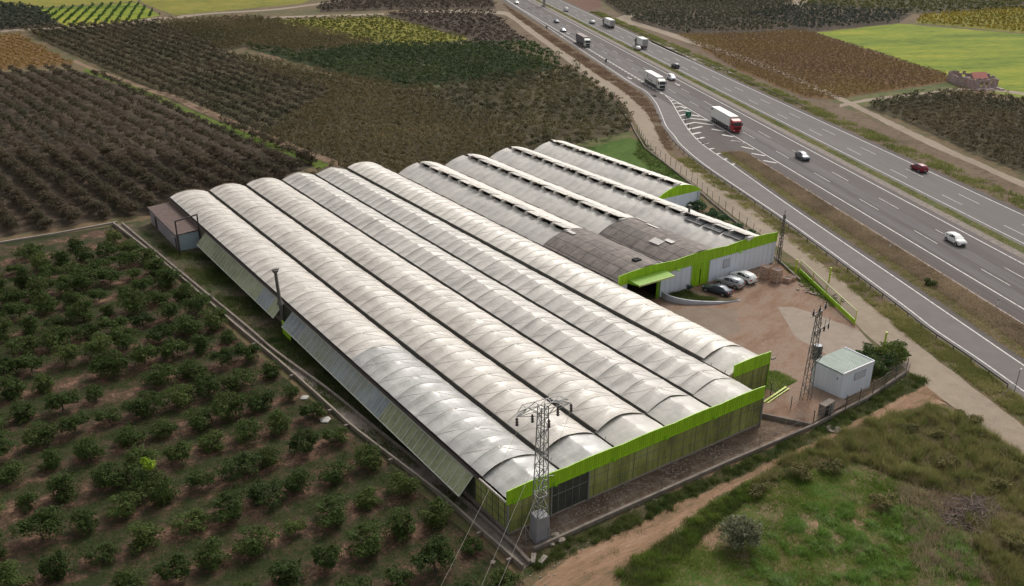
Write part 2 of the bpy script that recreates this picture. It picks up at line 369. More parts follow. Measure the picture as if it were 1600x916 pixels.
# ------------------------------------------------------------------ foliage generators
def leaf_quads(C, N, size, rng, droop=0.0):
    """C centres, N normals, size array -> verts, faces (diamond leaves)"""
    n = len(C); N = N/np.maximum(np.linalg.norm(N, axis=1, keepdims=True), 1e-6)
    a = rng.normal(size=(n, 3)); a -= (a*N).sum(1, keepdims=True)*N; a /= np.maximum(np.linalg.norm(a, axis=1, keepdims=True), 1e-6)
    b = np.cross(N, a); s = size[:, None]
    V = np.stack([C-a*s, C-b*s*.55+N*s*.12, C+a*s, C+b*s*.55+N*s*.12], 1).reshape(-1, 3)
    return V, np.arange(n*4).reshape(n, 4)
def crown_pts(nl, rad, h, zc, n, rng, tall=1.0, shoots=.22):
    """lumpy crown made of nl lobes; points near lobe surfaces"""
    L = rng.normal(size=(nl, 3)); L /= np.linalg.norm(L, axis=1, keepdims=True)
    L *= (rng.uniform(.25, .72, nl)**.6)[:, None]; L[:, 2] = L[:, 2]*.8
    lr = rng.uniform(.26, .50, nl); idx = rng.integers(0, nl, n)
    d = rng.normal(size=(n, 3)); d /= np.linalg.norm(d, axis=1, keepdims=True); d[:, 2] = np.where(d[:, 2] < -.35, -d[:, 2], d[:, 2])
    rr = rng.uniform(.6, 1.08, n)**.7
    if shoots:                       # upright shoots standing out of the crown
        ns = 34; sd_ = rng.normal(size=(ns, 3)); sd_[:, 2] = np.abs(sd_[:, 2])+.5; sd_ /= np.linalg.norm(sd_, axis=1, keepdims=True); si = rng.integers(0, ns, n); k = rng.random(n) < shoots
        d = np.where(k[:, None], sd_[si]+rng.normal(size=(n, 3))*.09, d); rr = np.where(k, rng.uniform(.9, 1.55, n), rr); idx = np.where(k, (si*7) % nl, idx)
    P = L[idx]+d*(lr[idx]*rr)[:, None]
    P = P*np.array([rad, rad, h/2*tall]); P[:, 2] += zc
    P[:, 2] = np.maximum(P[:, 2], .08+rng.uniform(0, .15, n))
    return P, d+rng.normal(size=(n, 3))*.55+np.array([0, 0, .35])
def crown_mesh(name, nl, rad, h, zc, n, ls, seed):
    rng = np.random.default_rng(seed); P, N = crown_pts(nl, rad, h, zc, n, rng)
    V, F = leaf_quads(P, N, rng.uniform(.6, 1.3, n)*ls, rng); return npmesh(name, V, F)
def trunk_mesh(name, r, h, seed):
    rr = random.Random(seed); b = MB(); top = Vector((rr.uniform(-.08, .08), rr.uniform(-.08, .08), h*.45)); b.tube((0, 0, -.05), top, r, r*.75, 7)
    for k in range(4):
        a = k*1.57+rr.uniform(-.4, .4); e = top+Vector((math.cos(a)*h*.35, math.sin(a)*h*.35, h*.45)); b.tube(top, e, r*.6, r*.25, 5)
        b.tube(e, e+Vector((math.cos(a+.5)*h*.2, math.sin(a+.5)*h*.2, h*.3)), r*.25, r*.1, 4)
    me = bpy.data.meshes.new(name); me.from_pydata(b.v, [], b.f); me.update(); return me
def grid_pts(poly, sr, st, ang, jit=.25, seed=1):
    """row grid inside polygon; rows along ang (radians)"""
    rng = np.random.default_rng(seed); P = np.array(poly); c = P.mean(0); d = np.array([math.cos(ang), math.sin(ang)]); nn = np.array([-d[1], d[0]])
    q = P-c; a = q@d; b = q@nn
    A, B = np.meshgrid(np.arange(a.min(), a.max(), st), np.arange(b.min(), b.max(), sr)); A = A.ravel(); B = B.ravel()
    A = A+rng.normal(size=len(A))*jit*st; B = B+rng.normal(size=len(B))*jit*.35*sr
    X = c[0]+A*d[0]+B*nn[0]; Y = c[1]+A*d[1]+B*nn[1]; k = poly_in(X, Y, P); return np.stack([X[k], Y[k]], 1)
def tree_mass(name, pts, rad, h, nleaf, ls, m, seed=5, zlow=.25, label=None, cat='orchard', tall=1.0, gap=.03):
    rng = np.random.default_rng(seed); pts = pts[rng.random(len(pts)) > gap]; n = len(pts)
    if n == 0: return
    sc = rng.uniform(.72, 1.18, n); C = np.repeat(np.arange(n), nleaf); N = n*nleaf
    # three lobes a tree
    lob = rng.normal(size=(n, 4, 3))*np.array([.36, .36, .28]); li = rng.integers(0, 4, N)
    d = rng.normal(size=(N, 3)); d /= np.linalg.norm(d, axis=1, keepdims=True); d[:, 2] = np.where(d[:, 2] < -.3, -d[:, 2], d[:, 2])
    P = (lob[C, li]+d*(.55*rng.uniform(.6, 1.05, N))[:, None])*sc[C][:, None]
    P = P*np.array([rad, rad, h*.5*tall]); P[:, 2] += h*.55*sc[C]; P[:, 2] = np.maximum(P[:, 2], zlow*rng.uniform(.3, 1, N))
    P[:, :2] += pts[C]
    V, F = leaf_quads(P, d+rng.normal(size=(N, 3))*.5+np.array([0, 0, .4]), rng.uniform(.6, 1.3, N)*ls, rng)
    o = link(name, npmesh(name, V, F), m); tag(o, label, cat, None, 'stuff'); return o
def tuft_mass(name, pts, h, spread, nb, w, m, label, cat='grass', seed=9, lean=.45, hs=None):
    rng = np.random.default_rng(seed); n = len(pts); N = n*nb; C = np.repeat(np.arange(n), nb)
    base = np.zeros((N, 3)); base[:, :2] = pts[C]+rng.normal(size=(N, 2))*spread
    hh = h*rng.uniform(.45, 1.15, N)*(hs[C] if hs is not None else 1); ang = rng.uniform(0, 2*math.pi, N); L = hh*lean*rng.uniform(.1, 1.2, N)
    tip = base+np.stack([np.cos(ang)*L, np.sin(ang)*L, hh], 1); a2 = rng.uniform(0, 2*math.pi, N); s = np.stack([np.cos(a2), np.sin(a2), np.zeros(N)], 1)*w/2*rng.uniform(.6, 1.4, N)[:, None]
    V = np.stack([base-s, base+s, tip], 1).reshape(-1, 3); V[:, 2] += .0
    o = link(name, npmesh(name, V, np.arange(N*3).reshape(N, 3)), m); tag(o, label, cat, None, 'stuff'); return o
def scatter(poly, n, seed=2):
    rng = np.random.default_rng(seed); P = np.array(poly); lo = P.min(0); hi = P.max(0); out = np.zeros((0, 2))
    while len(out) < n:
        q = rng.uniform(lo, hi, (n*2, 2)); out = np.concatenate([out, q[poly_in(q[:, 0], q[:, 1], P)]])
    return out[:n]

# ================================================================== SETTING
gm = MB(); gm.face([(-700, -500, 0), (1800, -500, 0), (1800, 2200, 0), (-700, 2200, 0)])
gr = gm.build('ground', M['soil']); gr['kind'] = 'structure'
MO = np.array([106.2, -0.3]); MD = np.array([.40897428, .91254591]); MN = np.array([.91254591, -.40897428])
def mw(a, o): p = MO+MD*a+MN*o; return (float(p[0]), float(p[1]))
MANG = math.atan2(MD[1], MD[0])

# --- field surfaces (colours are the crops' and soils' own)
M['weedy'] = rowfloor('weedy_orchard_floor', [(.028, .037, .013), (.042, .044, .019), (.062, .048, .029), (.092, .058, .040), (.155, .092, .062), (.24, .15, .10)], 6.85, 27.0)
M['darkearth'] = groundmat('dark_orchard_earth', [(.035, .04, .02), (.062, .048, .034), (.085, .062, .044), (.12, .085, .06)], (.04, .4, 2.5))
M['brownfield'] = groundmat('brown_orchard_floor', [(.04, .042, .018), (.06, .052, .026), (.08, .065, .036), (.11, .085, .05)], (.03, .3, 2.5))
M['yellowfield'] = groundmat('yellow_green_field', [(.11, .115, .02), (.16, .16, .025), (.22, .20, .035), (.26, .215, .05)], (.02, .15, 1.2), edges=(.40, .60))
M['brightgrass'] = groundmat('bright_grass', [(.085, .125, .014), (.135, .185, .018), (.20, .24, .022), (.30, .28, .035)], (.015, .08, .7), stretch=(3.5, 1, 1), rot=-.35, edges=(.42, .58))
M['rustfield'] = groundmat('rust_coloured_field', [(.10, .07, .022), (.15, .09, .03), (.17, .095, .05), (.20, .15, .03)], (.03, .2, 1.5))
M['verge'] = groundmat('verge_grass', [(.045, .065, .02), (.075, .095, .03), (.12, .12, .045), (.17, .14, .075)], (.06, .5, 4))
M['dryverge'] = groundmat('dry_verge', [(.07, .06, .03), (.12, .085, .055), (.17, .12, .085), (.10, .11, .035)], (.08, .6, 4))
M['redyard'] = groundmat('reddish_yard_earth', [(.14, .10, .07), (.215, .13, .088), (.25, .165, .12), (.27, .205, .16), (.22, .125, .08)], (.05, .22, 2.2), edges=(.40, .60), stretch=(1, .4, 1), rot=.25)
M['track'] = groundmat('compacted_gravel_track', [(.24, .19, .145), (.29, .235, .18), (.33, .27, .21)], (.05, .5, 4), bump=.03)
M['orangetrack2'] = groundmat('orange_farm_path', [(.14, .11, .065), (.21, .145, .095), (.26, .175, .12), (.31, .23, .165)], (.12, .6, 3.5), bump=.08)
M['orangetrack'] = groundmat('orange_dirt_track', [(.12, .095, .055), (.22, .14, .085), (.29, .18, .115), (.35, .24, .165)], (.12, .6, 3.5), bump=.08, stretch=(5, 1, 1), rot=0.03)
M['meadow'] = groundmat('rough_meadow', [(.045, .095, .014), (.075, .10, .022), (.11, .11, .04), (.19, .135, .085), (.26, .18, .12)], (.09, .3, 2.4), bump=.12, edges=(.42, .61))
M['weeds'] = groundmat('weedy_ground', [(.025, .042, .012), (.045, .06, .02), (.085, .072, .04), (.13, .095, .065)], (.1, .5, 3))
M['slab'] = mat('light_concrete_slab', (.275, .22, .175), .9, .14, .6, .008, 25)
M['rubbly'] = groundmat('rubbly_earth', [(.075, .05, .037), (.11, .075, .055), (.155, .115, .085), (.24, .20, .165)], (.2, .9, 5), bump=.12)

F1 = GP([(0, 381), (183, 352), (250, 416), (355, 512), (430, 578), (520, 653), (620, 735), (690, 800), (815, 906), (860, 980), (-60, 1050), (-160, 700), (-160, 420)])
F2 = GP([(-170, 118), (0, 113), (118, 110), (150, 118), (300, 180), (505, 252)])+[(14, 129), (-3, 129), (-8, 131)]+GP([(175, 341), (0, 372), (-170, 410)])
F2top = GP([(-170, 58), (30, 54), (115, 101), (0, 110), (-170, 116)])
F3 = GP([(40, 50), (110, 44), (240, 36), (400, 30), (430, 34), (560, 62), (600, 72), (470, 84), (380, 74), (340, 85), (620, 137), (640, 142), (900, 108), (985, 180), (985, 212)])+[(100, 122), (86, 117.5), (48, 117.5), (48, 127.5), (22, 128)]+GP([(535, 262), (400, 220), (255, 150), (190, 120), (90, 75)])
F4 = GP([(385, 75), (470, 85), (600, 70), (650, 72), (760, 68), (830, 90), (880, 105), (830, 118), (640, 138), (560, 125)])
F5 = GP([(420, 32), (600, 27), (735, 62), (640, 72), (560, 64)])
F6 = GP([(602, 24), (640, 18), (770, 20), (800, 50), (825, 66), (745, 70), (730, 60)])
F7 = GP([(830, 68), (880, 100), (760, 70)])
F8 = GP([(500, 8), (560, -8), (765, -10), (775, 14), (640, 15), (500, 20)])
TL1 = GP([(60, 14), (215, 4), (250, 24), (190, 38), (108, 42), (80, 30)])
TL2 = GP([(-200, 10), (-60, 6), (60, 14), (80, 32), (95, 42), (0, 50), (-200, 62)])
TLy = GP([(-200, -30), (215, -34), (215, 3), (60, 12), (-60, 6), (-200, 10)])
TLy2 = GP([(220, -30), (560, -30), (470, 6), (275, 24), (245, 14), (220, 3)])
R1 = GP([(925, -10), (1240, -25), (1235, 20), (1165, 28), (1240, 46), (1180, 52), (1060, 53), (985, 34)])
R1b = GP([(1165, 26), (1240, 12), (1425, 22), (1405, 36), (1270, 50), (1240, 46)])
R2 = GP([(1060, 55), (1180, 53), (1240, 48), (1270, 52), (1480, 118), (1488, 127), (1300, 155), (1255, 152), (1150, 108)])
R3 = GP([(1275, 51), (1405, 37), (1500, 45), (1750, 66), (1750, 190), (1600, 155), (1540, 141), (1492, 120)])
R4 = GP([(1350, 168), (1420, 152), (1500, 146), (1600, 160), (1760, 190), (1760, 330), (1600, 271), (1520, 240), (1420, 192)])
R5 = GP([(1430, 36), (1440, 24), (1600, 12), (1800, 8), (1800, 62), (1600, 52)])
R6 = GP([(1245, -25), (1850, -25), (1800, 6), (1440, 22), (1245, 10)])
R7 = GP([(1300, 157), (1488, 128), (1500, 142), (1420, 150), (1345, 166)])
sheet('field', F1, .010, M['weedy'])
sheet('field', F2, .010, M['darkearth'], jag=.6)
sheet('field', F2top, .010, M['rustfield'])
sheet('field', F3, .010, M['brownfield'], jag=.6)
sheet('field', F4, .014, groundmat('dark_green_field', [(.025, .036, .014), (.035, .05, .018), (.05, .058, .025)]), jag=.8)
sheet('field', F5, .018, M['yellowfield'], jag=.8)
sheet('field', F6, .014, M['darkearth']); sheet('field', F8, .016, M['darkearth'])
sheet('field', TL1, .016, M['brightgrass']); sheet('field', TL2, .012, M['darkearth'])
sheet('grass_field', TLy, .012, M['yellowfield']); sheet('grass_field', TLy2, .012, M['yellowfield'])
sheet('field', R1, .010, M['darkearth']); sheet('field', R1b, .014, M['darkearth'])
sheet('field', R2, .012, M['rustfield'], jag=1); sheet('grass_field', R3, .012, M['brightgrass'], jag=1)
sheet('field', R4, .010, M['brownfield']); sheet('field', R5, .012, M['yellowfield']); sheet('field', R6, .010, M['brownfield']); sheet('field', R7, .016, M['verge'])

# --- gravel and dirt tracks
tl = GP([(1640, 738), (1600, 712), (1540, 672), (1480, 630), (1436, 594), (1392, 556), (1338, 508), (1290, 454), (1245, 408), (1195, 371), (1148, 339), (1106, 305), (1069, 276), (1019, 239), (1003, 212), (994, 194), (984, 175), (968, 156), (941, 137), (911, 116), (883, 93), (855, 71.6), (825, 50), (798, 29), (770, 22), (640, 20)])
tr = GP([(1650, 704), (1600, 667), (1566, 640), (1520, 605), (1460, 559), (1400, 509), (1351, 469), (1290, 417), (1253, 388), (1224, 366), (1187, 336), (1135, 299), (1082, 263), (1048, 244), (1031, 218), (1022, 197), (1010, 176), (989, 156), (966, 137), (931, 115.6), (901, 94), (868, 71.6), (838, 50), (806, 27), (775, 17), (640, 15.5)])
strip2('gravel_track', cr(tl), cr(tr), .022, M['track'], 220, jag=.25)
fl = GP([(1680, 326), (1600, 294), (1520, 257), (1440, 222), (1300, 152), (1180, 102), (1060, 62), (1010, 45), (975, 36), (962, 29), (985, 22), (1010, 21)])
fr = GP([(1680, 318), (1600, 284), (1520, 249), (1440, 212), (1310, 150), (1190, 97), (1070, 58), (1020, 42), (992, 34), (985, 30), (992, 25), (1010, 22.5)])
strip2('gravel_track', cr(fl), cr(fr), .022, M['track'], 160, jag=.3)
strip2('farm_path', cr(GP([(1312, 168), (1360, 158), (1440, 148), (1500, 141), (1580, 146), (1680, 166)])), cr(GP([(1312, 163), (1360, 154), (1440, 145), (1500, 138), (1580, 142), (1680, 160)])), .026, M['track'], 60, jag=.3)
strip2('farm_path', cr(GP([(-160, 72), (0, 51), (60, 47), (160, 41), (250, 33), (300, 34), (360, 33)])), cr(GP([(-160, 66), (0, 47.5), (60, 44), (160, 38.5), (250, 27), (300, 31), (360, 31)])), .026, M['track'], 60, jag=.3)
strip2('farm_path', cr(GP([(245, 36), (275, 30), (330, 22.5), (420, 17), (480, 10), (570, -4), (640, -14)])), cr(GP([(270, 36), (275, 26), (330, 20), (420, 14.5), (480, 7.5), (570, -6), (640, -16)])), .028, M['track'], 60, jag=.4)
strip2('farm_path', cr(GP([(410, 30), (480, 27), (600, 24)])), cr(GP([(410, 27), (480, 24.5), (600, 21)])), .028, M['track'], 30, jag=.2)
strip2('farm_path', cr(GP([(112, 97), (150, 112), (240, 146), (262, 152), (300, 170), (380, 205), (470, 240), (530, 262)])), cr(GP([(118, 94), (150, 108), (240, 140), (265, 146), (310, 165), (390, 198), (480, 234), (540, 256)])), 0.026, M['orangetrack2'], 80, jag=.25)
strip2('grass_strip', cr(GP([(130, 112), (200, 138), (290, 178), (380, 216), (470, 250), (500, 266)])), cr(GP([(135, 105), (205, 131), (296, 171), (386, 207), (476, 241), (515, 257)])), .022, groundmat('green_bank', [(.05, .08, .015), (.09, .13, .02), (.14, .17, .03)], (.1, .5, 3)), 60, jag=.3)
strip2('farm_path', cr(GP([(1236, 3), (1250, 12), (1262, 2), (1250, -12)])), cr(GP([(1215, 3), (1235, 10), (1240, 2), (1228, -12)])), .028, M['track'], 20)

# orange dirt track past the front wall
dl = cr(GP([(780, 960), (850, 900), (930, 845), (1010, 790), (1100, 740), (1200, 690), (1290, 650), (1370, 615), (1420, 590), (1436, 583)]))
dr = cr(GP([(900, 980), (985, 885), (1040, 840), (1090, 800), (1150, 760), (1240, 715), (1330, 672), (1420, 640), (1480, 632), (1530, 665)]))
strip2('dirt_track', dl, dr, .018, M['orangetrack'], 120, jag=.35)
# meadow at the lower right
MEAD = GP([(985, 885), (1040, 840), (1090, 800), (1150, 760), (1240, 712), (1330, 668), (1400, 642), (1470, 633), (1530, 668), (1600, 712), (1700, 780), (1800, 1100), (880, 1100)])
sheet('meadow', MEAD, .014, M['meadow'], jag=.3, step=1.2)
# yard, slab, strips by the building
YARD = [(48.5, 6.2), (54.5, 3.0), (61, 3.0), (66, 3.4), (72, 4.5), (76.8, 11.6), (87.2, 31.4), (88.0, 37.5), (48.5, 37.5)]
sheet('yard', YARD, .012, M['redyard'])
sheet('yard_slab', [(49, 33.3), (56.5, 32.6), (66, 27.5), (60, 21), (49, 19)], .016, groundmat('worn_yard_slab', [(.19, .14, .105), (.225, .175, .135), (.255, .205, .165)], (.1, .5, 3)), jag=.6, step=1.2)
sheet('concrete_apron', GP([(1243, 527), (1215, 480), (1240, 480), (1265, 488), (1340, 515), (1400, 575), (1345, 590), (1318, 569)]), .017, M['slab'])
sheet('weed_patch', [(48.6, 4.2), (54, 3.2), (54, 8.5), (48.6, 11.5)], .020, M['verge'], jag=.3, step=1.5)
sheet('earth_strip', [(-.5, -3.4), (45.5, -4.2), (45.5, 0), (0, .1)], .013, M['rubbly'])
sheet('weed_strip', [(-2.5, -6.5), (2, -6.2), (45.6, -6.6), (70, -6.2), (70, -3), (45.6, -4.6), (.6, -3.7)], .020, M['weeds'], jag=.4, step=1.6)
sheet('weed_strip', [(-9.2, 127), (-6.3, 60), (-5.2, 30), (-1.4, -3), (0, 0), (0, 127)], .012, groundmat('weedy_side_strip', [(.035, .052, .018), (.06, .066, .03), (.11, .085, .06), (.17, .13, .10)], (.1, .5, 3)), jag=.1)
sheet('green_plot', GP([(905, 235), (985, 215), (1000, 222), (1075, 285), (1040, 290), (1000, 265)]), .014, groundmat('lush_green_plot', [(.035, .075, .012), (.06, .11, .015), (.09, .14, .03)], (.1, .5, 3)), jag=.3)
sheet('green_plot', GP([(850, 232), (900, 225), (985, 205), (985, 216), (905, 236)]), .013, M['verge'])

# --- motorway
def roadmat(name, c, k=.16): return groundmat(name, [tuple(x*(1-k) for x in c), c, tuple(x*(1+k) for x in c), tuple(x*(1+k*1.8) for x in c)], (.12, .8, 5.0), bump=.0, rough=.85, stretch=(22, 1, 1), rot=MANG, edges=(.38, .62))
M['asphalt'] = roadmat('asphalt', (.112, .097, .094)); M['asphalt_far'] = roadmat('asphalt_far', (.146, .133, .128), .10); M['shoulder'] = roadmat('shoulder_asphalt', (.100, .085, .080), .14)
def band(name, o0, o1, z, m, a0=-140, a1=1100, kind='structure'):
    return sheet(name, [mw(a0, o0), mw(a0, o1), mw(a1, o1), mw(a1, o0)], z, m, kind)
band('verge', -24, 52, .004, M['dryverge'])
band('motorway', -3.85, 16.1, .030, M['asphalt']); band('motorway', 20.9, 36.6, .030, M['asphalt_far'])
band('shoulder', -3.95, -1.2, .034, M['shoulder']); band('shoulder', 34.9, 36.7, .034, M['shoulder'], -140, 1100)
band('median', 16.1, 18.4, .026, M['dconcrete']); band('median_grass', 18.3, 20.9, .031, M['verge'])
# wheel-worn lane bands
for o in (2.4, 7.0): band('lane_wear', o-1.5, o+1.5, .036, roadmat('worn_asphalt', (.130, .118, .118), .16))
rL = GP([(1720, 700), (1660, 655), (1600, 612), (1529.6, 561.7), (1460, 514.8), (1400, 468.7), (1240, 352), (1108.7, 263), (1066, 228), (1053.4, 212), (1041, 197), (1033.5, 178.7), (1024.3, 159.6), (1007.5, 142), (980, 125.5), (885, 62.4), (791, 0)])
rR = GP([(1720, 652), (1660, 612), (1600, 571.7), (1400, 434.9), (1240, 326), (1145.5, 259), (1097.7, 226), (1074.8, 201.6), (1059.5, 177), (1048.8, 158.8), (1039.6, 149)])
rLc = cr(rL); rRc = cr(rR)
up2 = [mw(a, -.2) for a in (170, 200, 250, 330, 430, 470)]
strip2('slip_road', offset(rLc, -1.3), rRc+[Vector(p) for p in up2], .024, M['asphalt_ramp'], 200)
strip2('slip_road_shoulder', rRc[:72], offset(rRc[:72], 1.5), .021, M['shoulder'], 90, jag=.12)
sheet('gore', [tuple(p) for p in rRc[45:]]+[mw(178, -.5), mw(150, -.8), mw(120, -1.2), mw(104, -3.7)], .027, M['shoulder'])
# embankment island between slip road and motorway
isl = [tuple(p) for p in offset(rRc[:60], 1.5)]
mk = Lines()
mk.line([mw(-140, 0), mw(1000, 0)], .28, .044); mk.line([mw(-140, 14.3), mw(1000, 14.3)], .28, .044)
mk.line([mw(-140, 22.2), mw(1000, 22.2)], .22, .044); mk.line([mw(-140, 34.5), mw(1000, 34.5)], .26, .044)
a = 31.0-21.6*7
while a < 800:
    for o in (4.6, 9.5): mk.line([mw(a, o), mw(a+8.0, o)], .17, .044)
    a += 21.6
a = 52.5-21.6*8
while a < 800:
    for o in (25.7, 30.0): mk.line([mw(a+.5, o), mw(a+8.0, o)], .17, .044)
    a += 21.6
mk.line(rLc, .26, .044); mk.line(rRc, .28, .044)
a = 182.0
while a < 480: mk.line([mw(a, -.55), mw(a+2.4, -.55)], .34, .048); a += 4.2
def z3(p, ox=980, oy=90, s=6.542): return tuple(G(ox+p[0]/s, oy+p[1]/s)[:2])
for L in ([(440, 442), (474, 440)], [(470, 470), (515, 466), (548, 476)], [(495, 510), (545, 501), (605, 521)], [(520, 550), (580, 539), (645, 552)], [(543, 595), (600, 580), (740, 602)],
          [(568, 639), (650, 622), (820, 642)], [(592, 687), (690, 664), (890, 692)], [(618, 737), (765, 706)], [(865, 733), (990, 755)], [(660, 786), (750, 766)], [(970, 790), (1085, 812)],
          [(705, 836), (785, 816)], [(1065, 850), (1190, 875)], [(765, 886), (827, 871)]):
    mk.line([z3(p) for p in L], 1.0, .046)
for L in ([(1052, 97), (1088, 88)], [(1096, 128), (1126, 122)], [(1140, 158), (1162, 152)], [(1184, 190), (1203, 184)], [(1231, 219), (1250, 214)], [(1230, 78), (1300, 90)], [(1290, 112), (1362, 128)], [(1350, 152), (1430, 167)], [(1420, 195), (1500, 210)]):
    mk.line([z3(p, 820, 200, 3.81) for p in L], .7, .046)
# turn arrows of the exit lane
for u, v in ((983, 122), (877, 57), (887, 52), (1058, 132)):
    p = Vector(G(u, v)[:2]); d = -Vector(MD); n = Vector(MN); 
    for pts in ([(-2.2, -.2), (1, -.2), (1, .2), (-2.2, .2)], [(1, -.9), (2.6, 0), (1, .9)]):
        q = [p+d*x+n*y for x, y in pts]; mk.face([(w.x, w.y, .050) for w in q])
o = mk.build('road_markings', M['paint']); o['kind'] = 'structure'
sheet('drain_apron', GP([(1018, 62), (1040, 68), (1140, 112), (1150, 118), (1120, 108), (1062, 86), (1014, 66)]), .034, M['pinkconc'])
# concrete edge channel along the near shoulder
cl = Lines(); cl.line([mw(-140, -4.15), mw(100, -4.15)], .35, .05); o = cl.build('kerb_channel', M['pinkconc']); o['kind'] = 'structure'
sheet('motorway_verge', [tuple(p) for p in offset(rRc[:66], 1.5)]+[mw(104, -4), mw(60, -4.3), mw(-140, -4.3)], .009, M['dryverge'])
sheet('far_slope', GP([(880, -20), (935, -20), (940, 12), (905, 20), (880, 8)]), .02, groundmat('reddish_bank', [(.10, .05, .04), (.15, .08, .06), (.10, .09, .04)]))

# ================================================================== GREENHOUSE
HE, LB = 4.5, 124.5
def film(name, x0, x1, y0, y1, m, parent, rise=1.45, lift=0.0, he=HE, peak=.0, pitch=2.5, puff=.30, cord=.03, clear=None, seed=0, dy=.25, nx=40, s0=0.0, s1=1.0):
    ny = int(round((y1-y0)/dy)); ss = np.linspace(s0, s1, nx+1); ys = np.linspace(y0, y1, ny+1)
    Sg, Yg = np.meshgrid(ss, ys); w = x1-x0; rng = np.random.default_rng(seed+1)
    arch = 1-np.abs(2*Sg-1)**2.0
    Z = he+rise*arch*(1-peak)+rise*peak*(1-np.abs(2*Sg-1))
    Z = Z+lift*np.clip(1-Sg/.55, 0, 1)**.8
    k = np.floor(Yg/pitch).astype(int); fr = Yg/pitch-k
    amp = 1+.35*np.sin(k*2.7+seed*1.3)+.25*np.sin(k*.9+seed)
    env = np.clip(np.sin(np.pi*np.clip(Sg, 0, 1)), 0, 1)**.55*(.72+.28*np.cos(2*np.pi*(Sg-.25)))
    Z -= puff*amp*env*(np.sin(np.pi*fr)**1.0-.5)
    P = pitch*2; q = Yg/P; f2 = q-np.floor(q)                       # cords in an X over each double bay
    for t in (f2, 1-f2):
        d = np.abs(Sg-t)*w*.72; Z += cord*np.exp(-(d/.13)**2)*np.clip(np.sin(np.pi*Sg), 0, 1)**.4
    Z += rng.normal(size=Z.shape)*.006 + .03*np.sin(Yg*.53+Sg*5+seed)+.022*np.sin(Yg*1.7-Sg*9+seed*2)
    X = x0+w*Sg; V = np.stack([X, Yg, Z], -1).reshape(-1, 3); c = nx+1
    i = np.arange(ny)[:, None]*c+np.arange(nx)[None, :]; F = np.stack([i, i+1, i+c+1, i+c], -1).reshape(-1, 4)
    mi = None
    if clear is not None:
        yc = (ys[:-1]+ys[1:])/2; mi = np.repeat((yc < clear).astype(int), nx)
    me = npmesh(name, V, F, mi); o = link(name, me, m, parent, True)
    return o
GX = [0, 8.1, 16.2, 24.3, 32.3, 40.3, 48.5]
gh = empty('greenhouse', (0, 0, 0), 0, 'multi-span greenhouse with wrinkled whitish plastic roofs, lime green fascia and yellow-stained walls', 'greenhouse')
lifts = [.22, .34, .32, .10, .10, .38]
peaks = [.05, .05, .08, .50, .50, .10]
puffs = [.32, .32, .34, .42, .42, .34]
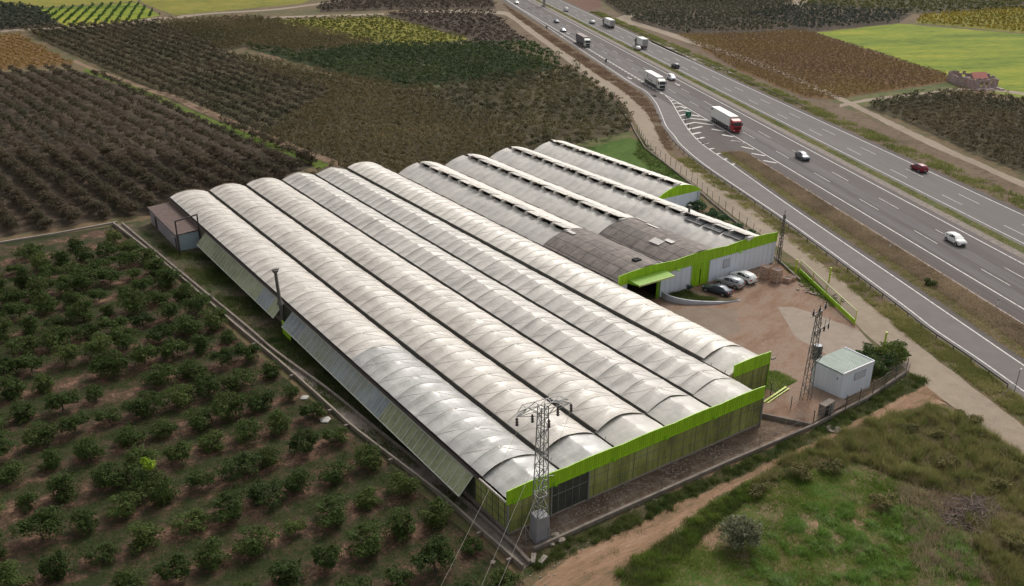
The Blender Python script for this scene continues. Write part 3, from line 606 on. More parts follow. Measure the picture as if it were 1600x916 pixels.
for k in range(6):
    x0, x1 = GX[k], GX[k+1]; yf = 0.0 if k < 5 else 6.0; ye = yf+5.0
    mm = [M['film'] if k in (0, 1, 2) else (M['filmgrey'] if k in (3, 4) else M['filmbright']), M['filmclear']]
    a = .12 if k == 0 else .34
    sp = film('roof_span', x0+a, x1-.12, ye, LB, mm, gh, lift=lifts[k], peak=peaks[k], clear=(38 if k == 0 else None), seed=k, rise=1.16+.05*math.sin(k*3), puff=puffs[k])
    film('end_bay', x0+.25, x1-.12, yf+.12, ye+.35, [M['filmclear'] if k < 2 else M['filmgrey']], sp, lift=0, peak=.5, seed=k+20, rise=1.08, puff=.2)
    cm = MB(); w_ = x1-.12-(x0+a)
    def fz(t, yy): 
        ar = 1-abs(2*t-1)**2.0; z = HE+(1.16+.05*math.sin(k*3))*(ar*(1-peaks[k])+peaks[k]*(1-abs(2*t-1)))+lifts[k]*max(0, 1-t/.55)**.8
        kk = math.floor(yy/2.5+1e-6); fr = yy/2.5-kk; amp = 1+.35*math.sin(kk*2.7+k*1.3)+.25*math.sin(kk*.9+k); env = max(0, math.sin(math.pi*t))**.55*(.72+.28*math.cos(2*math.pi*(t-.25)))
        return z-puffs[k]*amp*env*(math.sin(math.pi*max(0, fr))-.5)+.03*math.sin(yy*.53+t*5+k)+.022*math.sin(yy*1.7-t*9+k*2)
    yy = math.ceil(ye/2.5)*2.5
    while yy < LB-.1:
        T = [i/14 for i in range(15)]
        for t0, t1 in zip(T, T[1:]): cm.bar((x0+a+w_*t0, yy, fz(t0, yy)+.015), (x0+a+w_*t1, yy, fz(t1, yy)+.015), .05, .03)
        if yy+5 < LB and int(round(yy/2.5)) % 2 == 0:
            T = [i/20 for i in range(21)]
            for t0, t1 in zip(T, T[1:]):
                for q0, q1 in ((t0, t1), (1-t0, 1-t1)): cm.bar((x0+a+w_*q0, yy+5*t0, fz(q0, yy+5*t0)+.03), (x0+a+w_*q1, yy+5*t1, fz(q1, yy+5*t1)+.03), .035, .03)
        yy += 2.5
    cm.build('cord_net', M['cord'], sp)
    # sagging plastic edge rope and dark sheet added for the darkness inside the lifted edge
    g = MB(); g.box(x0-.30, x0+.30, yf+.3, LB, HE-.55, HE-.35); g.box(x0-.34, x0-.28, yf+.3, LB, HE-.42, HE-.10); g.box(x0+.28, x0+.34, yf+.3, LB, HE-.42, HE-.10)
    y = yf+1.0
    while y < LB: g.tube((x0+.36, y, HE-.3), (x0+.40, y, HE+lifts[k]), .04, n=5); y += 2.5
    if k > 0: g.build('gutter', M['psteel'], gh)
    n = MB(); n.face([(x0+.46, ye, HE-.45), (x0+.46, LB, HE-.45), (x0+.50, LB, HE+lifts[k]-.02), (x0+.50, ye, HE+lifts[k]-.02)])
    n.face([(x0+.46, ye, HE-.45)]+[(x0+.46+(x1-.6-x0)*t, ye+.02, HE-.12+(1.22)*(1-abs(2*t-1)**2.0)+max(0, lifts[k]*(1-t/.55))*.9) for t in [i/12 for i in range(13)]]+[(x1-.14, ye, HE-.45)])
    n.build('vent_inner_shade', M['net'], gh)
    r = MB(); r.tube((x0+a-.04, ye, HE+lifts[k]), (x0+a-.04, LB, HE+lifts[k]), .05, n=5); r.build('edge_pipe', M['dsteel'] if k else M['rust'], gh)
    b = MB(); b.face([(x0, LB-.1, 0), (x1, LB-.1, 0)]+[(x1+(x0-x1)*t, LB-.1, HE-.1+1.4*(1-abs(2*t-1)**2.0)) for t in [i/12 for i in range(13)]])
    b.build('back_wall', M['polytan'], gh)
# fascia
def fascia(name, x0, x1, y, z0, z1, parent, m, humps=(), pitch=.34, extra=0.0):
    b = MB(); n = int((x1-x0)/pitch*4); V = []; prof = (0, .035, .035, 0)
    xs = [x0+(x1-x0)*i/n for i in range(n+1)]
    def top(x):
        h = 0
        for a, c, r in humps:
            if a <= x <= c: h = max(h, r*(1-abs(2*(x-a)/(c-a)-1)**2))
        return z1+h
    for i in range(n):
        xa, xb = xs[i], xs[i+1]; ya, yb = y-prof[i % 4], y-prof[(i+1) % 4]
        b.face([(xa, ya, z0), (xb, yb, z0), (xb, yb, top(xb)), (xa, ya, top(xa))])
    for i in range(0, n, 4):
        xa, xb = xs[i], xs[min(n, i+4)]; b.face([(xa, y+.12, z0), (xa, y+.12, top(xa)), (xb, y+.12, top(xb)), (xb, y+.12, z0)]); b.face([(xa, y, top(xa)), (xb, y, top(xb)), (xb, y+.12, top(xb)), (xa, y+.12, top(xa))])
    for x in (x0, x1): b.face([(x, y, z0), (x, y+.12, z0), (x, y+.12, top(x)), (x, y, top(x))])
    b.box(x0, x1, y-.07, y+.14, z0-.10, z0+.04)
    return b.build(name, m, parent)
fascia('fascia', -.05, 40.45, -.02, 4.15, 5.78, gh, M['lime'], [(GX[i], GX[i+1], .13) for i in range(5)])
fascia('fascia', 41.2, 48.6, 5.95, 4.15, 5.85, gh, M['lime'], [(41, 48.6, .12)])
# front walls
def glazed_front(x0, x1, y, ztop, name='front_wall', post=2.02):
    b = MB(); b.box(x0, x1, y, y+.06, .25, ztop); o = b.build(name, M['poly'], gh)
    f = MB(); f.box(x0, x1, y-.05, y+.1, 0, .25); f.build('base_kerb', M['concrete'], gh)
    f = MB(); x = x0; i = 0
    while x <= x1+.01:
        f.box(x-.025, x+.025, y-.04, y, .25, ztop); x += post; i += 1
    f.box(x0, x1, y-.045, y-.005, 1.55, 1.60); f.box(x0, x1, y-.045, y-.005, 2.95, 3.0); f.build('wall_frame', mat('dull_wall_frame', (.20, .21, .15)), gh)
glazed_front(0, 40.3, .05, 4.1); glazed_front(41.2, 48.5, 6.0, 4.1)
for x in (.05, 5.9, 11.2, 40.29): f = MB(); f.box(x-.09, x+.09, -.16, -.02, 0, 4.1); f.build('corner_post', M['steel'], gh)
f = MB(); f.box(48.42, 48.58, 5.9, 6.05, 0, 4.3); f.build('corner_post', M['limed'], gh)
# dark clean panes with pipes between the white posts
f = MB(); f.box(6.0, 11.1, -.03, .02, .28, 4.05); f.build('dark_pane', mat('dark_glazing', (.055, .062, .05), .35, .3, 1.2, streak=(1, 1, .3)), gh)
f = MB()
for x in (6.9, 7.9, 8.9, 9.9): f.box(x-.02, x+.02, -.07, -.03, .3, 4.05)
f.box(6, 11.1, -.07, -.03, 2.7, 2.75); f.build('pane_frame', M['steel'], gh)
for x in (.7, 6.2, 14.6, 22.8, 31.0):
    f = MB(); f.box(x-.16, x+.16, -.55, -.30, 4.25, 4.50); f.bar((x, -.05, 4.45), (x, -.42, 4.52), .05); f.bar((x-.25, -.42, 4.55), (x+.25, -.42, 4.55), .05); f.build('floodlight', M['limed'], gh)
f = MB(); f.box(48.5, 49.3, 5.6, 5.8, 4.7, 4.9); f.build('floodlight', M['dsteel'], gh)
# left side wall
f = MB(); f.box(-.02, .04, .1, 6.2, .9, 4.15); f.build('side_wall', M['poly'], gh)
f = MB(); f.box(-.10, .02, 0, LB, 0, .9); f.build('side_base', M['dconcrete'], gh)
f = MB(); f.box(-.0, .05, 6.25, 102, .9, 4.15); f.build('side_wall', mat('dim_net_wall', (.07, .075, .045), .8, .3, .6), gh)
f = MB(); f.box(-.02, .05, 102.05, LB, .9, 4.3); f.build('side_wall', M['polytan'], gh)
f = MB()
y = .4
while y < 6.3: f.box(-.07, -.02, y-.025, y+.025, .9, 4.2); y += 1.15
for z in (1.9, 3.0): f.box(-.07, -.02, .1, 6.2, z-.02, z+.02)
f.build('wall_frame', M['dsteel'], gh)
f = MB(); f.tube((-.12, 0, 4.42), (-.12, 5.2, 4.42), .13, n=8); f.build('rolled_film', M['film'], gh, True)
f = MB(); f.box(-.16, .10, 5.2, LB, 4.36, 4.50); f.build('eave_beam', M['rust'], gh)
f = MB(); f.box(-.10, .08, 5.2, LB, 3.98, 4.355); f.build('eave_strip', M['polytan'], gh)
def vent(ya, yb, zin, xout, zout, bounds):
    th = .05; ob = None
    for i, (a, b_, m) in enumerate(bounds):
        f = MB(); f.hexa([(-.12, a, zin), (xout, a, zout), (xout, b_, zout), (-.12, b_, zin), (-.12, a, zin+th), (xout, a, zout+th), (xout, b_, zout+th), (-.12, b_, zin+th)])
        o = f.build('side_vent', m, gh)
        r = MB(); y = a; st = 1.35
        while y < b_-.05:
            r.bar((-.14, y, zin+th+.02), (xout-.02, y, zout+th+.02), .09, .05); y += st
        r.bar((-.14, a, zin+th+.01), (-.14, b_, zin+th+.01), .09); r.bar((xout, a, zout+th), (xout, b_, zout+th), .09)
        r.build('glazing_bar', mat('pale_glazing_bar', (.50, .51, .44)), o)
vent(6.5, 58.5, 3.95, -2.0, 1.95, [(6.5, 26, M['polyside']), (26.02, 30.5, M['polyblue']), (30.52, 52.5, M['polymix']), (52.52, 58.5, M['polyblue'])])
vent(62, 101, 3.95, -1.95, 1.95, [(62, 65, M['polyside']), (65.02, 70, M['polyblue']), (70.02, 101, M['polyside'])])
f = MB(); f.box(-1.5, -1.42, 56.4, 59.6, .15, 2.5); f.build('lime_panel', M['lime'], gh)

# ================================================================== PACKING WAREHOUSE (spans 7-10)
wh = empty('packing_warehouse', (48.6, 37.6, 0), 0, 'white-walled warehouse with lime green fascia, canopy door, brown net roof and ridge-vent greenhouse spans behind', 'warehouse')
def WHP(o): o.location = (-48.6, -37.6, 0); return o
WX = [48.62, 61.0, 73.7, 86.6]
YW = 37.6; WB = 114.8
WR = 1.85
nets = [59.0, 58.0, 37.7]
for k in range(3):
    x0, x1 = WX[k], WX[k+1]
    yn = nets[k]
    # left half of greenhouse film toned grey as shaded, right half bright as lit
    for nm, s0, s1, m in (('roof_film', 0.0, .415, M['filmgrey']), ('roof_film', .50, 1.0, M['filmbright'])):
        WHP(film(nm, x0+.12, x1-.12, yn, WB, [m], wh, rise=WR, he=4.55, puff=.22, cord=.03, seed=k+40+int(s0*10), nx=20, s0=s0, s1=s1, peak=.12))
    # strip beneath the flaps: dark opening with pale hoops
    zt = 4.55+WR*(.88+.12*.92)
    f = MB(); xa = x0+.12+(x1-x0)*.41; xb = x0+.12+(x1-x0)*.505
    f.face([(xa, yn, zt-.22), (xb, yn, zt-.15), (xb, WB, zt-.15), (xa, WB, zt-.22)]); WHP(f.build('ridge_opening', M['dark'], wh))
    y = yn; seg = 4.15; j = 0
    while y < WB-1:
        f = MB(); f.hexa([(xa-.30, y-.55, zt-.20), (xb, y-.35, zt-.02), (xb, y+.35, zt-.02), (xa-.30, y+.55, zt-.20), (xa-.12, y-.35, zt+.42), (xb, y-.35, zt+.30), (xb, y+.35, zt+.30), (xa-.12, y+.35, zt+.42)]); WHP(f.build('vent_bridge', M['filmgrey'], wh))
        if y+seg < WB+1:
            lf = .68+.14*math.sin(j*2.1+k); xh = x0+(x1-x0)*.60; zh = 4.55+WR*.97-.02; xl = x0+(x1-x0)*.40
            f = MB(); ya, yb = y+.22, y+seg-.22; zl = zt+lf
            f.hexa([(xl, ya, zl), (xh, ya, zh), (xh, yb, zh), (xl, yb, zl), (xl, ya, zl+.06), (xh, ya, zh+.06), (xh, yb, zh+.06), (xl, yb, zl+.06)])
            f.bar((xl, ya, zl), (xl, yb, zl), .10); 
            for q in (0, .33, .66, 1): f.bar((xl, ya+(yb-ya)*q, zl+.08), (xh, ya+(yb-ya)*q, zh+.08), .04)
            WHP(f.build('vent_flap', M['filmbright'] if (j+k) % 3 else M['filmgrey'], wh))
        y += seg; j += 1
    g = MB(); g.box(x0-.15, x0+.15, YW+.3, WB, 4.3, 4.45); WHP(g.build('gutter', M['dsteel'], wh))
    b = MB(); b.face([(x0, WB, 0), (x1, WB, 0)]+[(x1+(x0-x1)*t, WB, 4.5+WR*(1-abs(2*t-1)**2.0)) for t in [i/14 for i in range(15)]]); WHP(b.build('back_wall', M['polytan'], wh))
# brown net roofs over the warehouse part
def plainroof(name, x0, x1, y0, y1, m, rise, he, s0=0.0, s1=1.0, nx=22, puff=.05):
    return WHP(film(name, x0, x1, y0, y1, [m], wh, rise=rise, he=he, puff=puff, cord=.0, seed=int(x0), nx=nx, s0=s0, s1=s1, dy=.625))
plainroof('net_roof', WX[0]+.1, WX[1]-.1, YW+.1, nets[0]+.3, M['shade'], WR+.12, 4.6)
plainroof('net_roof', WX[1]+.1, WX[2]-.1, YW+.1, nets[1]+.3, M['shade'], WR+.12, 4.6)
# span 9 front: grey sheets over part of the left slope
gsh = mat('grey_corrugated_sheet', (.16, .16, .165), .7, .25, 1.2, streak=(1, .3, 1))
for (y0, y1) in ((38.2, 42.6), (43.0, 47.6), (48.0, 52.4)):
    f = MB(); n = 6
    for i in range(n):
        sa, sb = .30+.26*i/n, .30+.26*(i+1)/n; za = 4.75+WR*(1-abs(2*sa-1)**2.0); zb = 4.75+WR*(1-abs(2*sb-1)**2.0); w = WX[3]-WX[2]
        f.face([(WX[2]+w*sa, y0, za), (WX[2]+w*sb, y0, zb), (WX[2]+w*sb, y1, zb), (WX[2]+w*sa, y1, za)])
        f.bar((WX[2]+w*sa, y0, za+.03), (WX[2]+w*sa, y1, za+.03), .05)
    WHP(f.build('roof_sheet', gsh, wh))
# pale replacement sheets on the net roofs
rnd = random.Random(5)
for (k, s, y, ds, dyy) in ((1, .22, 44.8, .12, 2.6), (1, .36, 43.3, .07, 2.0), (1, .62, 50.5, .05, 3.2), (0, .40, 56.5, .06, 2.2), (0, .80, 38.0, .10, 1.6), (1, .70, 55.0, .04, 3)):
    w = WX[k+1]-WX[k]; f = MB(); fz = lambda s: 4.75+(WR+.12)*(1-abs(2*s-1)**2.0)
    f.face([(WX[k]+w*s, y, fz(s)), (WX[k]+w*(s+ds), y, fz(s+ds)), (WX[k]+w*(s+ds), y+dyy, fz(s+ds)), (WX[k]+w*s, y+dyy, fz(s))]); WHP(f.build('patch_sheet', M['filmgrey'], wh))
# facade
def W_(f, name, m, smooth=False): return WHP(f.build(name, m, wh, smooth))
FH = [(WX[i], WX[i+1], .30) for i in range(3)]
o = fascia('fascia', 48.2, 87.45, YW, 4.45, 6.15, wh, M['lime'], FH, pitch=.5); WHP(o)
for xa, xb in ((48.3, 50.2), (57.8, 65.4), (69.7, 87.35)):
    f = MB(); f.box(xa, xb, YW+.05, YW+.2, 0, 4.38); W_(f, 'white_wall', M['white'])
f = MB()
for x in (57.8, 65.15): f.box(x, x+.16, YW-.03, YW+.05, 0, 4.45)
f.box(57.8, 65.3, YW-.03, YW+.05, 4.3, 4.42); f.box(69.7, 87.35, YW-.03, YW+.05, 4.3, 4.40); f.box(69.62, 69.75, YW-.03, YW+.05, 0, 4.4); W_(f, 'wall_trim', mat('pale_green_trim', (.42, .52, .30), .6))
f = MB()
x = 71.5
while x < 87: f.box(x-.012, x+.012, YW+.035, YW+.05, 0, 4.3); x += 1.25
JG = mat('joint_grey', (.42, .44, .48)); W_(f, 'panel_joint', JG); f = MB()
x = 59.0
while x < 65: f.box(x-.012, x+.012, YW+.035, YW+.05, 0, 4.3); x += 1.25
W_(f, 'panel_joint', JG)
f = MB(); f.box(65.4, 69.65, YW+.02, YW+.15, 0, 4.45)
x = 65.6
while x < 69.6: f.box(x, x+.12, YW-.02, YW+.02, .02, 4.4); x += .42
o = W_(f, 'sliding_door', M['lime']); f = MB(); f.box(67.35, 67.5, YW-.06, YW-.02, .3, 3.1); f.build('door_gap', M['dark'], o)
f = MB(); f.box(73.2, 75.0, YW-.0, YW+.045, 1.9, 3.6); o = W_(f, 'window', mat('grey_window_frame', (.36, .38, .42))); f = MB(); f.box(73.35, 74.85, YW-.02, YW-.002, 2.05, 3.45); f.build('pane', mat('pale_pane', (.50, .52, .57), .3), o)
# doorway and inside
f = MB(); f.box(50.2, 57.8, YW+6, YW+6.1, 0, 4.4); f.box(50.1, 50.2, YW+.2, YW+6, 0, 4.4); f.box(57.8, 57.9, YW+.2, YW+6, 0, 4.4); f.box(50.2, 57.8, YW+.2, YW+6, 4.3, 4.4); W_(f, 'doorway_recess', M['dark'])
f = MB(); f.box(57.2, 57.5, YW-.1, YW+.05, 0, 4.3); f.box(56.95, 57.1, YW-.05, YW+.05, 0, 4.3); W_(f, 'door_post', M['limed'])
f = MB(); f.hexa([(50.3, YW-.08, 4.95), (58.6, YW-.08, 4.95), (59.0, YW-2.0, 4.40), (51.0, YW-2.0, 4.40), (50.3, YW-.08, 5.05), (58.6, YW-.08, 5.05), (59.0, YW-2.0, 4.52), (51.0, YW-2.0, 4.52)]); W_(f, 'canopy', mat('lime_canopy', (.20, .40, .012), .6))
f = MB(); f.box(50.9, 59.1, YW-2.1, YW-2.0, 4.30, 4.58); W_(f, 'canopy_edge', mat('pale_lime_gutter', (.52, .62, .22), .5))
f = MB(); f.hexa([(50.3, YW-.08, 4.35), (50.4, YW-.08, 4.35), (51.1, YW-2.0, 4.35), (51.0, YW-2.0, 4.35), (50.3, YW-.08, 4.95), (50.4, YW-.08, 4.95), (51.1, YW-2.0, 4.45), (51.0, YW-2.0, 4.45)]); W_(f, 'canopy_side', M['limed'])
for x in (61.2, 76.6):
    f = MB(); f.bar((x, YW, 4.9), (x-.2, YW-.9, 4.7), .10); f.box(x-.45, x+.2, YW-1.1, YW-.85, 4.55, 4.72); W_(f, 'wall_lamp', M['limed'])
f = MB(); f.box(WX[0]+5.4, WX[0]+6.7, 40, 41.1, 4.66+WR*.97, 4.95+WR*.97+.1); W_(f, 'roof_hatch', M['dark'])
f = MB(); f.tube((79.7, 53.2, 4.8), (79.7, 53.2, 8.2), .22, n=10); f.tube((79.7, 53.2, 8.35), (79.7, 53.2, 8.5), .55, .25, n=10); f.bar((79.7, 53.2, 8.1), (79.7, 53.2, 8.4), .06); W_(f, 'flue_pipe', M['dsteel'], True)
# span 10
x0, x1 = 86.7, 99.4; y0 = 69.0
f = MB(); f.box(x0, x1, y0, y0+.12, 0, 4.1); W_(f, 'white_wall', M['white'])
f = MB(); n = 24; pts = [(x0+(x1-x0)*i/n, 4.35+WR*(1-abs(2*i/n-1)**2.0)) for i in range(n+1)]
f.face([(x0, y0-.05, 4.0), (x1, y0-.05, 4.0)]+[(a, y0-.05, b) for a, b in reversed(pts)])
for i in range(n): f.face([(pts[i][0], y0-.05, pts[i][1]), (pts[i+1][0], y0-.05, pts[i+1][1]), (pts[i+1][0], y0+.15, pts[i+1][1]), (pts[i][0], y0+.15, pts[i][1])])
W_(f, 'gable', M['lime'])
for s0, s1, m in ((0.0, .415, M['filmgrey']), (.50, 1.0, M['filmbright'])):  # shaded and lit slope of one film, put into the colours
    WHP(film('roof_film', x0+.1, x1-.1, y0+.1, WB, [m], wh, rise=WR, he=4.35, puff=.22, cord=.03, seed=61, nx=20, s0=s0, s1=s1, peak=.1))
zt = 4.35+WR*.99; xa = x0+(x1-x0)*.41; xb = x0+(x1-x0)*.505
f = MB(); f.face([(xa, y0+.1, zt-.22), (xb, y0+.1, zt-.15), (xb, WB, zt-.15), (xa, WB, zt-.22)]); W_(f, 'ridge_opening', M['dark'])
y = y0+.5; j = 0
while y < WB-1:
    f = MB(); f.hexa([(xa-.30, y-.55, zt-.20), (xb, y-.35, zt-.02), (xb, y+.35, zt-.02), (xa-.30, y+.55, zt-.20), (xa-.12, y-.35, zt+.42), (xb, y-.35, zt+.30), (xb, y+.35, zt+.30), (xa-.12, y+.35, zt+.42)]); W_(f, 'vent_bridge', M['filmgrey'])
    xh = x0+(x1-x0)*.60; zh = 4.35+WR*.97-.02; xl = x0+(x1-x0)*.40; ya, yb = y+.22, y+4.6; zl = zt+.66
    f = MB(); f.hexa([(xl, ya, zl), (xh, ya, zh), (xh, yb, zh), (xl, yb, zl), (xl, ya, zl+.06), (xh, ya, zh+.06), (xh, yb, zh+.06), (xl, yb, zl+.06)])
    if j < 9: W_(f, 'vent_flap', M['filmbright'])
    y += 5.0; j += 1
f = MB(); f.box(x1-.1, x1, y0, WB, 0, 4.4); f.box(WX[3]-.05, WX[3]+.05, YW, WB, 0, 4.5); W_(f, 'side_wall', M['white'])
f = MB(); f.tube((x1-1.0, y0-.2, 0), (x1-1.0, y0-.2, 4), .07); f.tube((x1-.6, y0-.2, 0), (x1-.6, y0-.2, 4), .07); W_(f, 'drain_pipe', M['silver'])

# ================================================================== VEHICLES
def wheel(parent, x, y, r=.33, w=.22, side=1):
    t = MB(); t.tube((x, y-w/2, r), (x, y+w/2, r), r, n=14); o = t.build('wheel', M['tyre'], parent)
    h = MB(); h.tube((x, y+side*(w/2), r), (x, y+side*(w/2+.015), r), r*.62, n=10); h.build('rim', M['rim'], o); return o
# stations: x, z_belt, z_roof(None = no cabin), half width belt, half width roof
CARS = {
 'hatch': dict(L=4.45, W=1.82, st=[(0, .58, None, .66), (.18, .76, None, .80), (.95, .90, None, .88), (1.25, .96, .99, .90), (1.95, .97, 1.42, .91), (2.6, .98, 1.50, .91), (3.5, 1.0, 1.46, .90), (3.95, 1.02, 1.30, .88), (4.3, 1.0, 1.03, .84), (4.45, .80, None, .76)], ws=(3, 4), rw=(7, 8), sw=(3, 7)),
 'suv':   dict(L=4.6, W=1.88, st=[(0, .66, None, .68), (.16, .90, None, .84), (.95, 1.04, None, .92), (1.2, 1.08, 1.11, .93), (1.85, 1.09, 1.58, .94), (2.6, 1.10, 1.67, .94), (3.7, 1.12, 1.63, .93), (4.15, 1.14, 1.50, .91), (4.48, 1.10, 1.13, .88), (4.6, .90, None, .80)], ws=(3, 4), rw=(7, 8), sw=(3, 7)),
 'sedan': dict(L=4.7, W=1.82, st=[(0, .56, None, .66), (.18, .74, None, .80), (1.1, .88, None, .89), (1.4, .93, .96, .90), (2.1, .94, 1.38, .91), (2.8, .95, 1.44, .91), (3.5, .96, 1.38, .90), (4.05, .98, 1.04, .88), (4.55, .96, None, .84), (4.7, .76, None, .74)], ws=(3, 4), rw=(6, 7), sw=(3, 6)),
 'van':   dict(L=4.6, W=1.86, st=[(0, .66, None, .70), (.15, .92, None, .86), (.6, 1.06, None, .92), (.85, 1.10, 1.13, .93), (1.5, 1.12, 1.72, .93), (2.3, 1.12, 1.82, .93), (3.9, 1.12, 1.82, .93), (4.35, 1.12, 1.76, .92), (4.55, 1.10, 1.13, .90), (4.6, .8, None, .86)], ws=(3, 4), rw=(7, 8), sw=(3, 6)),
}
def make_car(kind, paint, label, loc, heading, cat='car', group=None, sc=1.0, roofm=None):
    c = CARS[kind]; root = empty('car', (loc[0], loc[1], loc[2] if len(loc) > 2 else .05), heading, label, cat, group)
    root.scale = (sc, sc, sc); L = c['L']; st = c['st']; V = []; F = []
    def X(x): return L/2-x                   # nose towards +x
    def ring(s):
        x, zb, zr, hw = s; hr = hw*.74 if zr and zr-zb > .1 else hw*.80; zr2 = zr if zr else zb+.02
        zc = zr2+.035; zl = .24 if .1 < x < L-.1 else .34
        h = [(hw*.86, zl), (hw, zl+.18), (hw*1.0, zb-.12), (hw*.965, zb), (hr, zr2), (hr*.55, zc), (0, zc+.012)]
        return [(X(x), y, z) for y, z in h]+[(X(x), -y, z) for y, z in reversed(h[:-1])]
    Rg = [ring(s) for s in st]; k = len(Rg[0])
    for r in Rg: V += r
    for i in range(len(st)-1):
        for j in range(k-1): F.append((i*k+j, i*k+j+1, (i+1)*k+j+1, (i+1)*k+j))
        F.append((i*k+k-1, i*k, (i+1)*k, (i+1)*k+k-1))
    F.append(tuple(range(k))); n = len(st)-1; F.append(tuple(reversed(range(n*k, n*k+k))))
    me = bpy.data.meshes.new('body'); me.from_pydata(V, [], F); me.update(); bm = bmesh.new(); bm.from_mesh(me); bmesh.ops.recalc_face_normals(bm, faces=bm.faces); bm.to_mesh(me); bm.free()
    link('body', me, paint, root, True)
    def lerp(a, b, t): return tuple(a[i]*(1-t)+b[i]*t for i in range(3))
    def glass(quad, nrm, name):
        g = MB(); cc = [sum(q[i] for q in quad)/4 for i in range(3)]; q2 = [tuple(cc[i]+(q[i]-cc[i])*.90+nrm[i]*.022 for i in range(3)) for q in quad]; g.face(q2); g.build(name, M['glass'], root)
    a, b = Rg[c['ws'][0]], Rg[c['ws'][1]]; glass([a[3], a[k-3], b[k-4], b[4]], (.6, 0, .8), 'windshield')
    a, b = Rg[c['rw'][0]], Rg[c['rw'][1]]; glass([a[4], a[k-4], b[k-3], b[3]], (-.7, 0, .7), 'rear_window')
    for sgn in (1, -1):
        i0, i1 = c['sw']; mid = (i0+i1+1)//2
        for (p, q) in ((i0, mid), (mid, i1)):
            lo = [Rg[p][3], Rg[q][3]]; hi = [Rg[p][4], Rg[q][4]]
            if p == i0: lo[0] = lerp(Rg[p][3], Rg[p+1][3], .25); hi[0] = lerp(Rg[p][4], Rg[p+1][4], 1.0) if q > p+1 else hi[0]
            if q == i1: hi[1] = lerp(Rg[q][4], Rg[q-1][4], .1)
            if p == i0: hi[0] = Rg[p+1][4]
            pts = [lo[0], lo[1], hi[1], hi[0]]; pts = [(x, y*sgn, z) for x, y, z in pts]; cc = [sum(t[m] for t in pts)/4 for m in range(3)]
            g = MB(); g.face([(cc[0]+(x-cc[0])*.94, y*1.0+sgn*.018, cc[2]+(z-cc[2])*.80+.01) for x, y, z in pts]); g.build('side_window', M['glass'], root)
        g = MB(); g.box(X(st[i0][0]+.55), X(st[i0][0]+.40), sgn*(st[i0][3]+.02), sgn*(st[i0][3]+.20), st[i0][1]+.02, st[i0][1]+.16); g.build('mirror', paint, root)
        g = MB(); g.hexa([(X(.02), sgn*.50, .60), (X(.30), sgn*.84, .60), (X(.34), sgn*.86, .72), (X(.10), sgn*.48, .72), (X(.06), sgn*.50, .74), (X(.32), sgn*.82, .76), (X(.40), sgn*.80, .80), (X(.16), sgn*.48, .78)]); g.build('headlight', M['lamp'], root)
        g = MB(); zt = st[-2][1]; g.box(X(L+.01), X(L-.18), sgn*.52, sgn*(st[-2][3]-.0), zt-.26, zt-.06); g.build('tail_light', M['red'], root)
    g = MB(); g.box(X(.04), X(-.03), -.55, .55, .34, .52); g.box(X(.02), X(-.02), -.38, .38, .56, .68); g.build('grille', M['black'], root)
    g = MB(); g.box(X(L+.03), X(L-.05), -.72, .72, .28, .46); g.build('rear_bumper', M['black'], root)
    g = MB(); g.box(X(L+.045), X(L+.02), -.26, .26, .56, .67); g.build('number_plate', M['paint'], root)
    for x in (.86, L-.92):
        for s in (1, -1):
            ar = MB(); ar.tube((X(x), s*(c['W']/2-.04), .36), (X(x), s*(c['W']/2+.004), .36), .40, n=14); ar.build('wheel_arch', M['black'], root)
            wheel(root, X(x), s*(c['W']/2-.10), .34, .22, s)
    return root
HD_N = MANG+math.pi; HD_F = MANG
def vat(u, v, h=.7, z=.05):
    p = G(u, v, h); return (float(p[0]), float(p[1]), z)
make_car('suv', M['whitec'], 'white hatchback on the near carriageway, closest car to the camera on the motorway', vat(1493, 375), HD_N, sc=1.1)
make_car('suv', M['greycar'], 'dark grey estate with pale roof, driving just in front of the red truck', vat(1254, 245), HD_N, sc=1.12)
make_car('suv', M['redcar'], 'dark red hatchback with pale roof, alone on the far carriageway', vat(1436, 263), HD_F, sc=1.12)
make_car('suv', M['darkcar'], 'black car with light roof on the far carriageway, level with the nearest white truck', vat(1055, 103.5), HD_F, sc=1.12)
make_car('van', M['whitec'], 'white van overtaking beside the cab of the white articulated truck', vat(1049, 122), HD_N, 'van', sc=1.1)
make_car('hatch', M['whitec'], 'small white car right beside the short white box truck', vat(996, 75.5), HD_F, sc=1.15)
make_car('hatch', M['silver'], 'silver car on the far carriageway behind the long white lorry', vat(925, 35), HD_F, sc=1.15)
make_car('hatch', M['silver'], 'white car driving in the slip lane just ahead of the grey tarpaulin truck', vat(880, 47.5), HD_N, sc=1.15, group=None)
make_car('sedan', M['darkcar'], 'dark car with light roof in the middle lane behind the grey tarpaulin truck', vat(869.5, 33.5), HD_N, sc=1.15)
make_car('van', M['whitec'], 'white people carrier beside the gantry post on the far carriageway', vat(884.5, 16), HD_F, 'van', sc=1.15)
make_car('hatch', M['whitec'], 'white car near the top edge of the photo, in front of a dark truck', vat(807.5, 4.5), HD_N, sc=1.15)
# parked cars, noses to the white wall
def between(front, rear, z=.02):
    a = G(*front); b = G(*rear); d = a-b; c = (a+b)/2; return (float(c[0]), float(c[1]), z), math.atan2(d[1], d[0])
def parked(kind, m, lab, fw_, rw_, sc):
    p, h = between(fw_, rw_); d = Vector((math.cos(h), math.sin(h))); n = Vector((-d.y, d.x)); q = Vector(p[:2])-n*.9
    make_car(kind, m, lab, (q.x, q.y, .02), h, 'car', 'cars parked by the warehouse', sc)
parked('sedan', M['darkcar'], 'dark blue-grey saloon parked beside the planter, nearest the canopy door', (1101, 456), (1131, 465), 1.12)
parked('suv', M['silver'], 'silver estate parked between the dark saloon and the white car', (1122, 445), (1150, 453), 1.08)
parked('suv', M['whitec'], 'white hatchback parked nearest the wooden crates', (1142, 435), (1169, 446), 1.08)

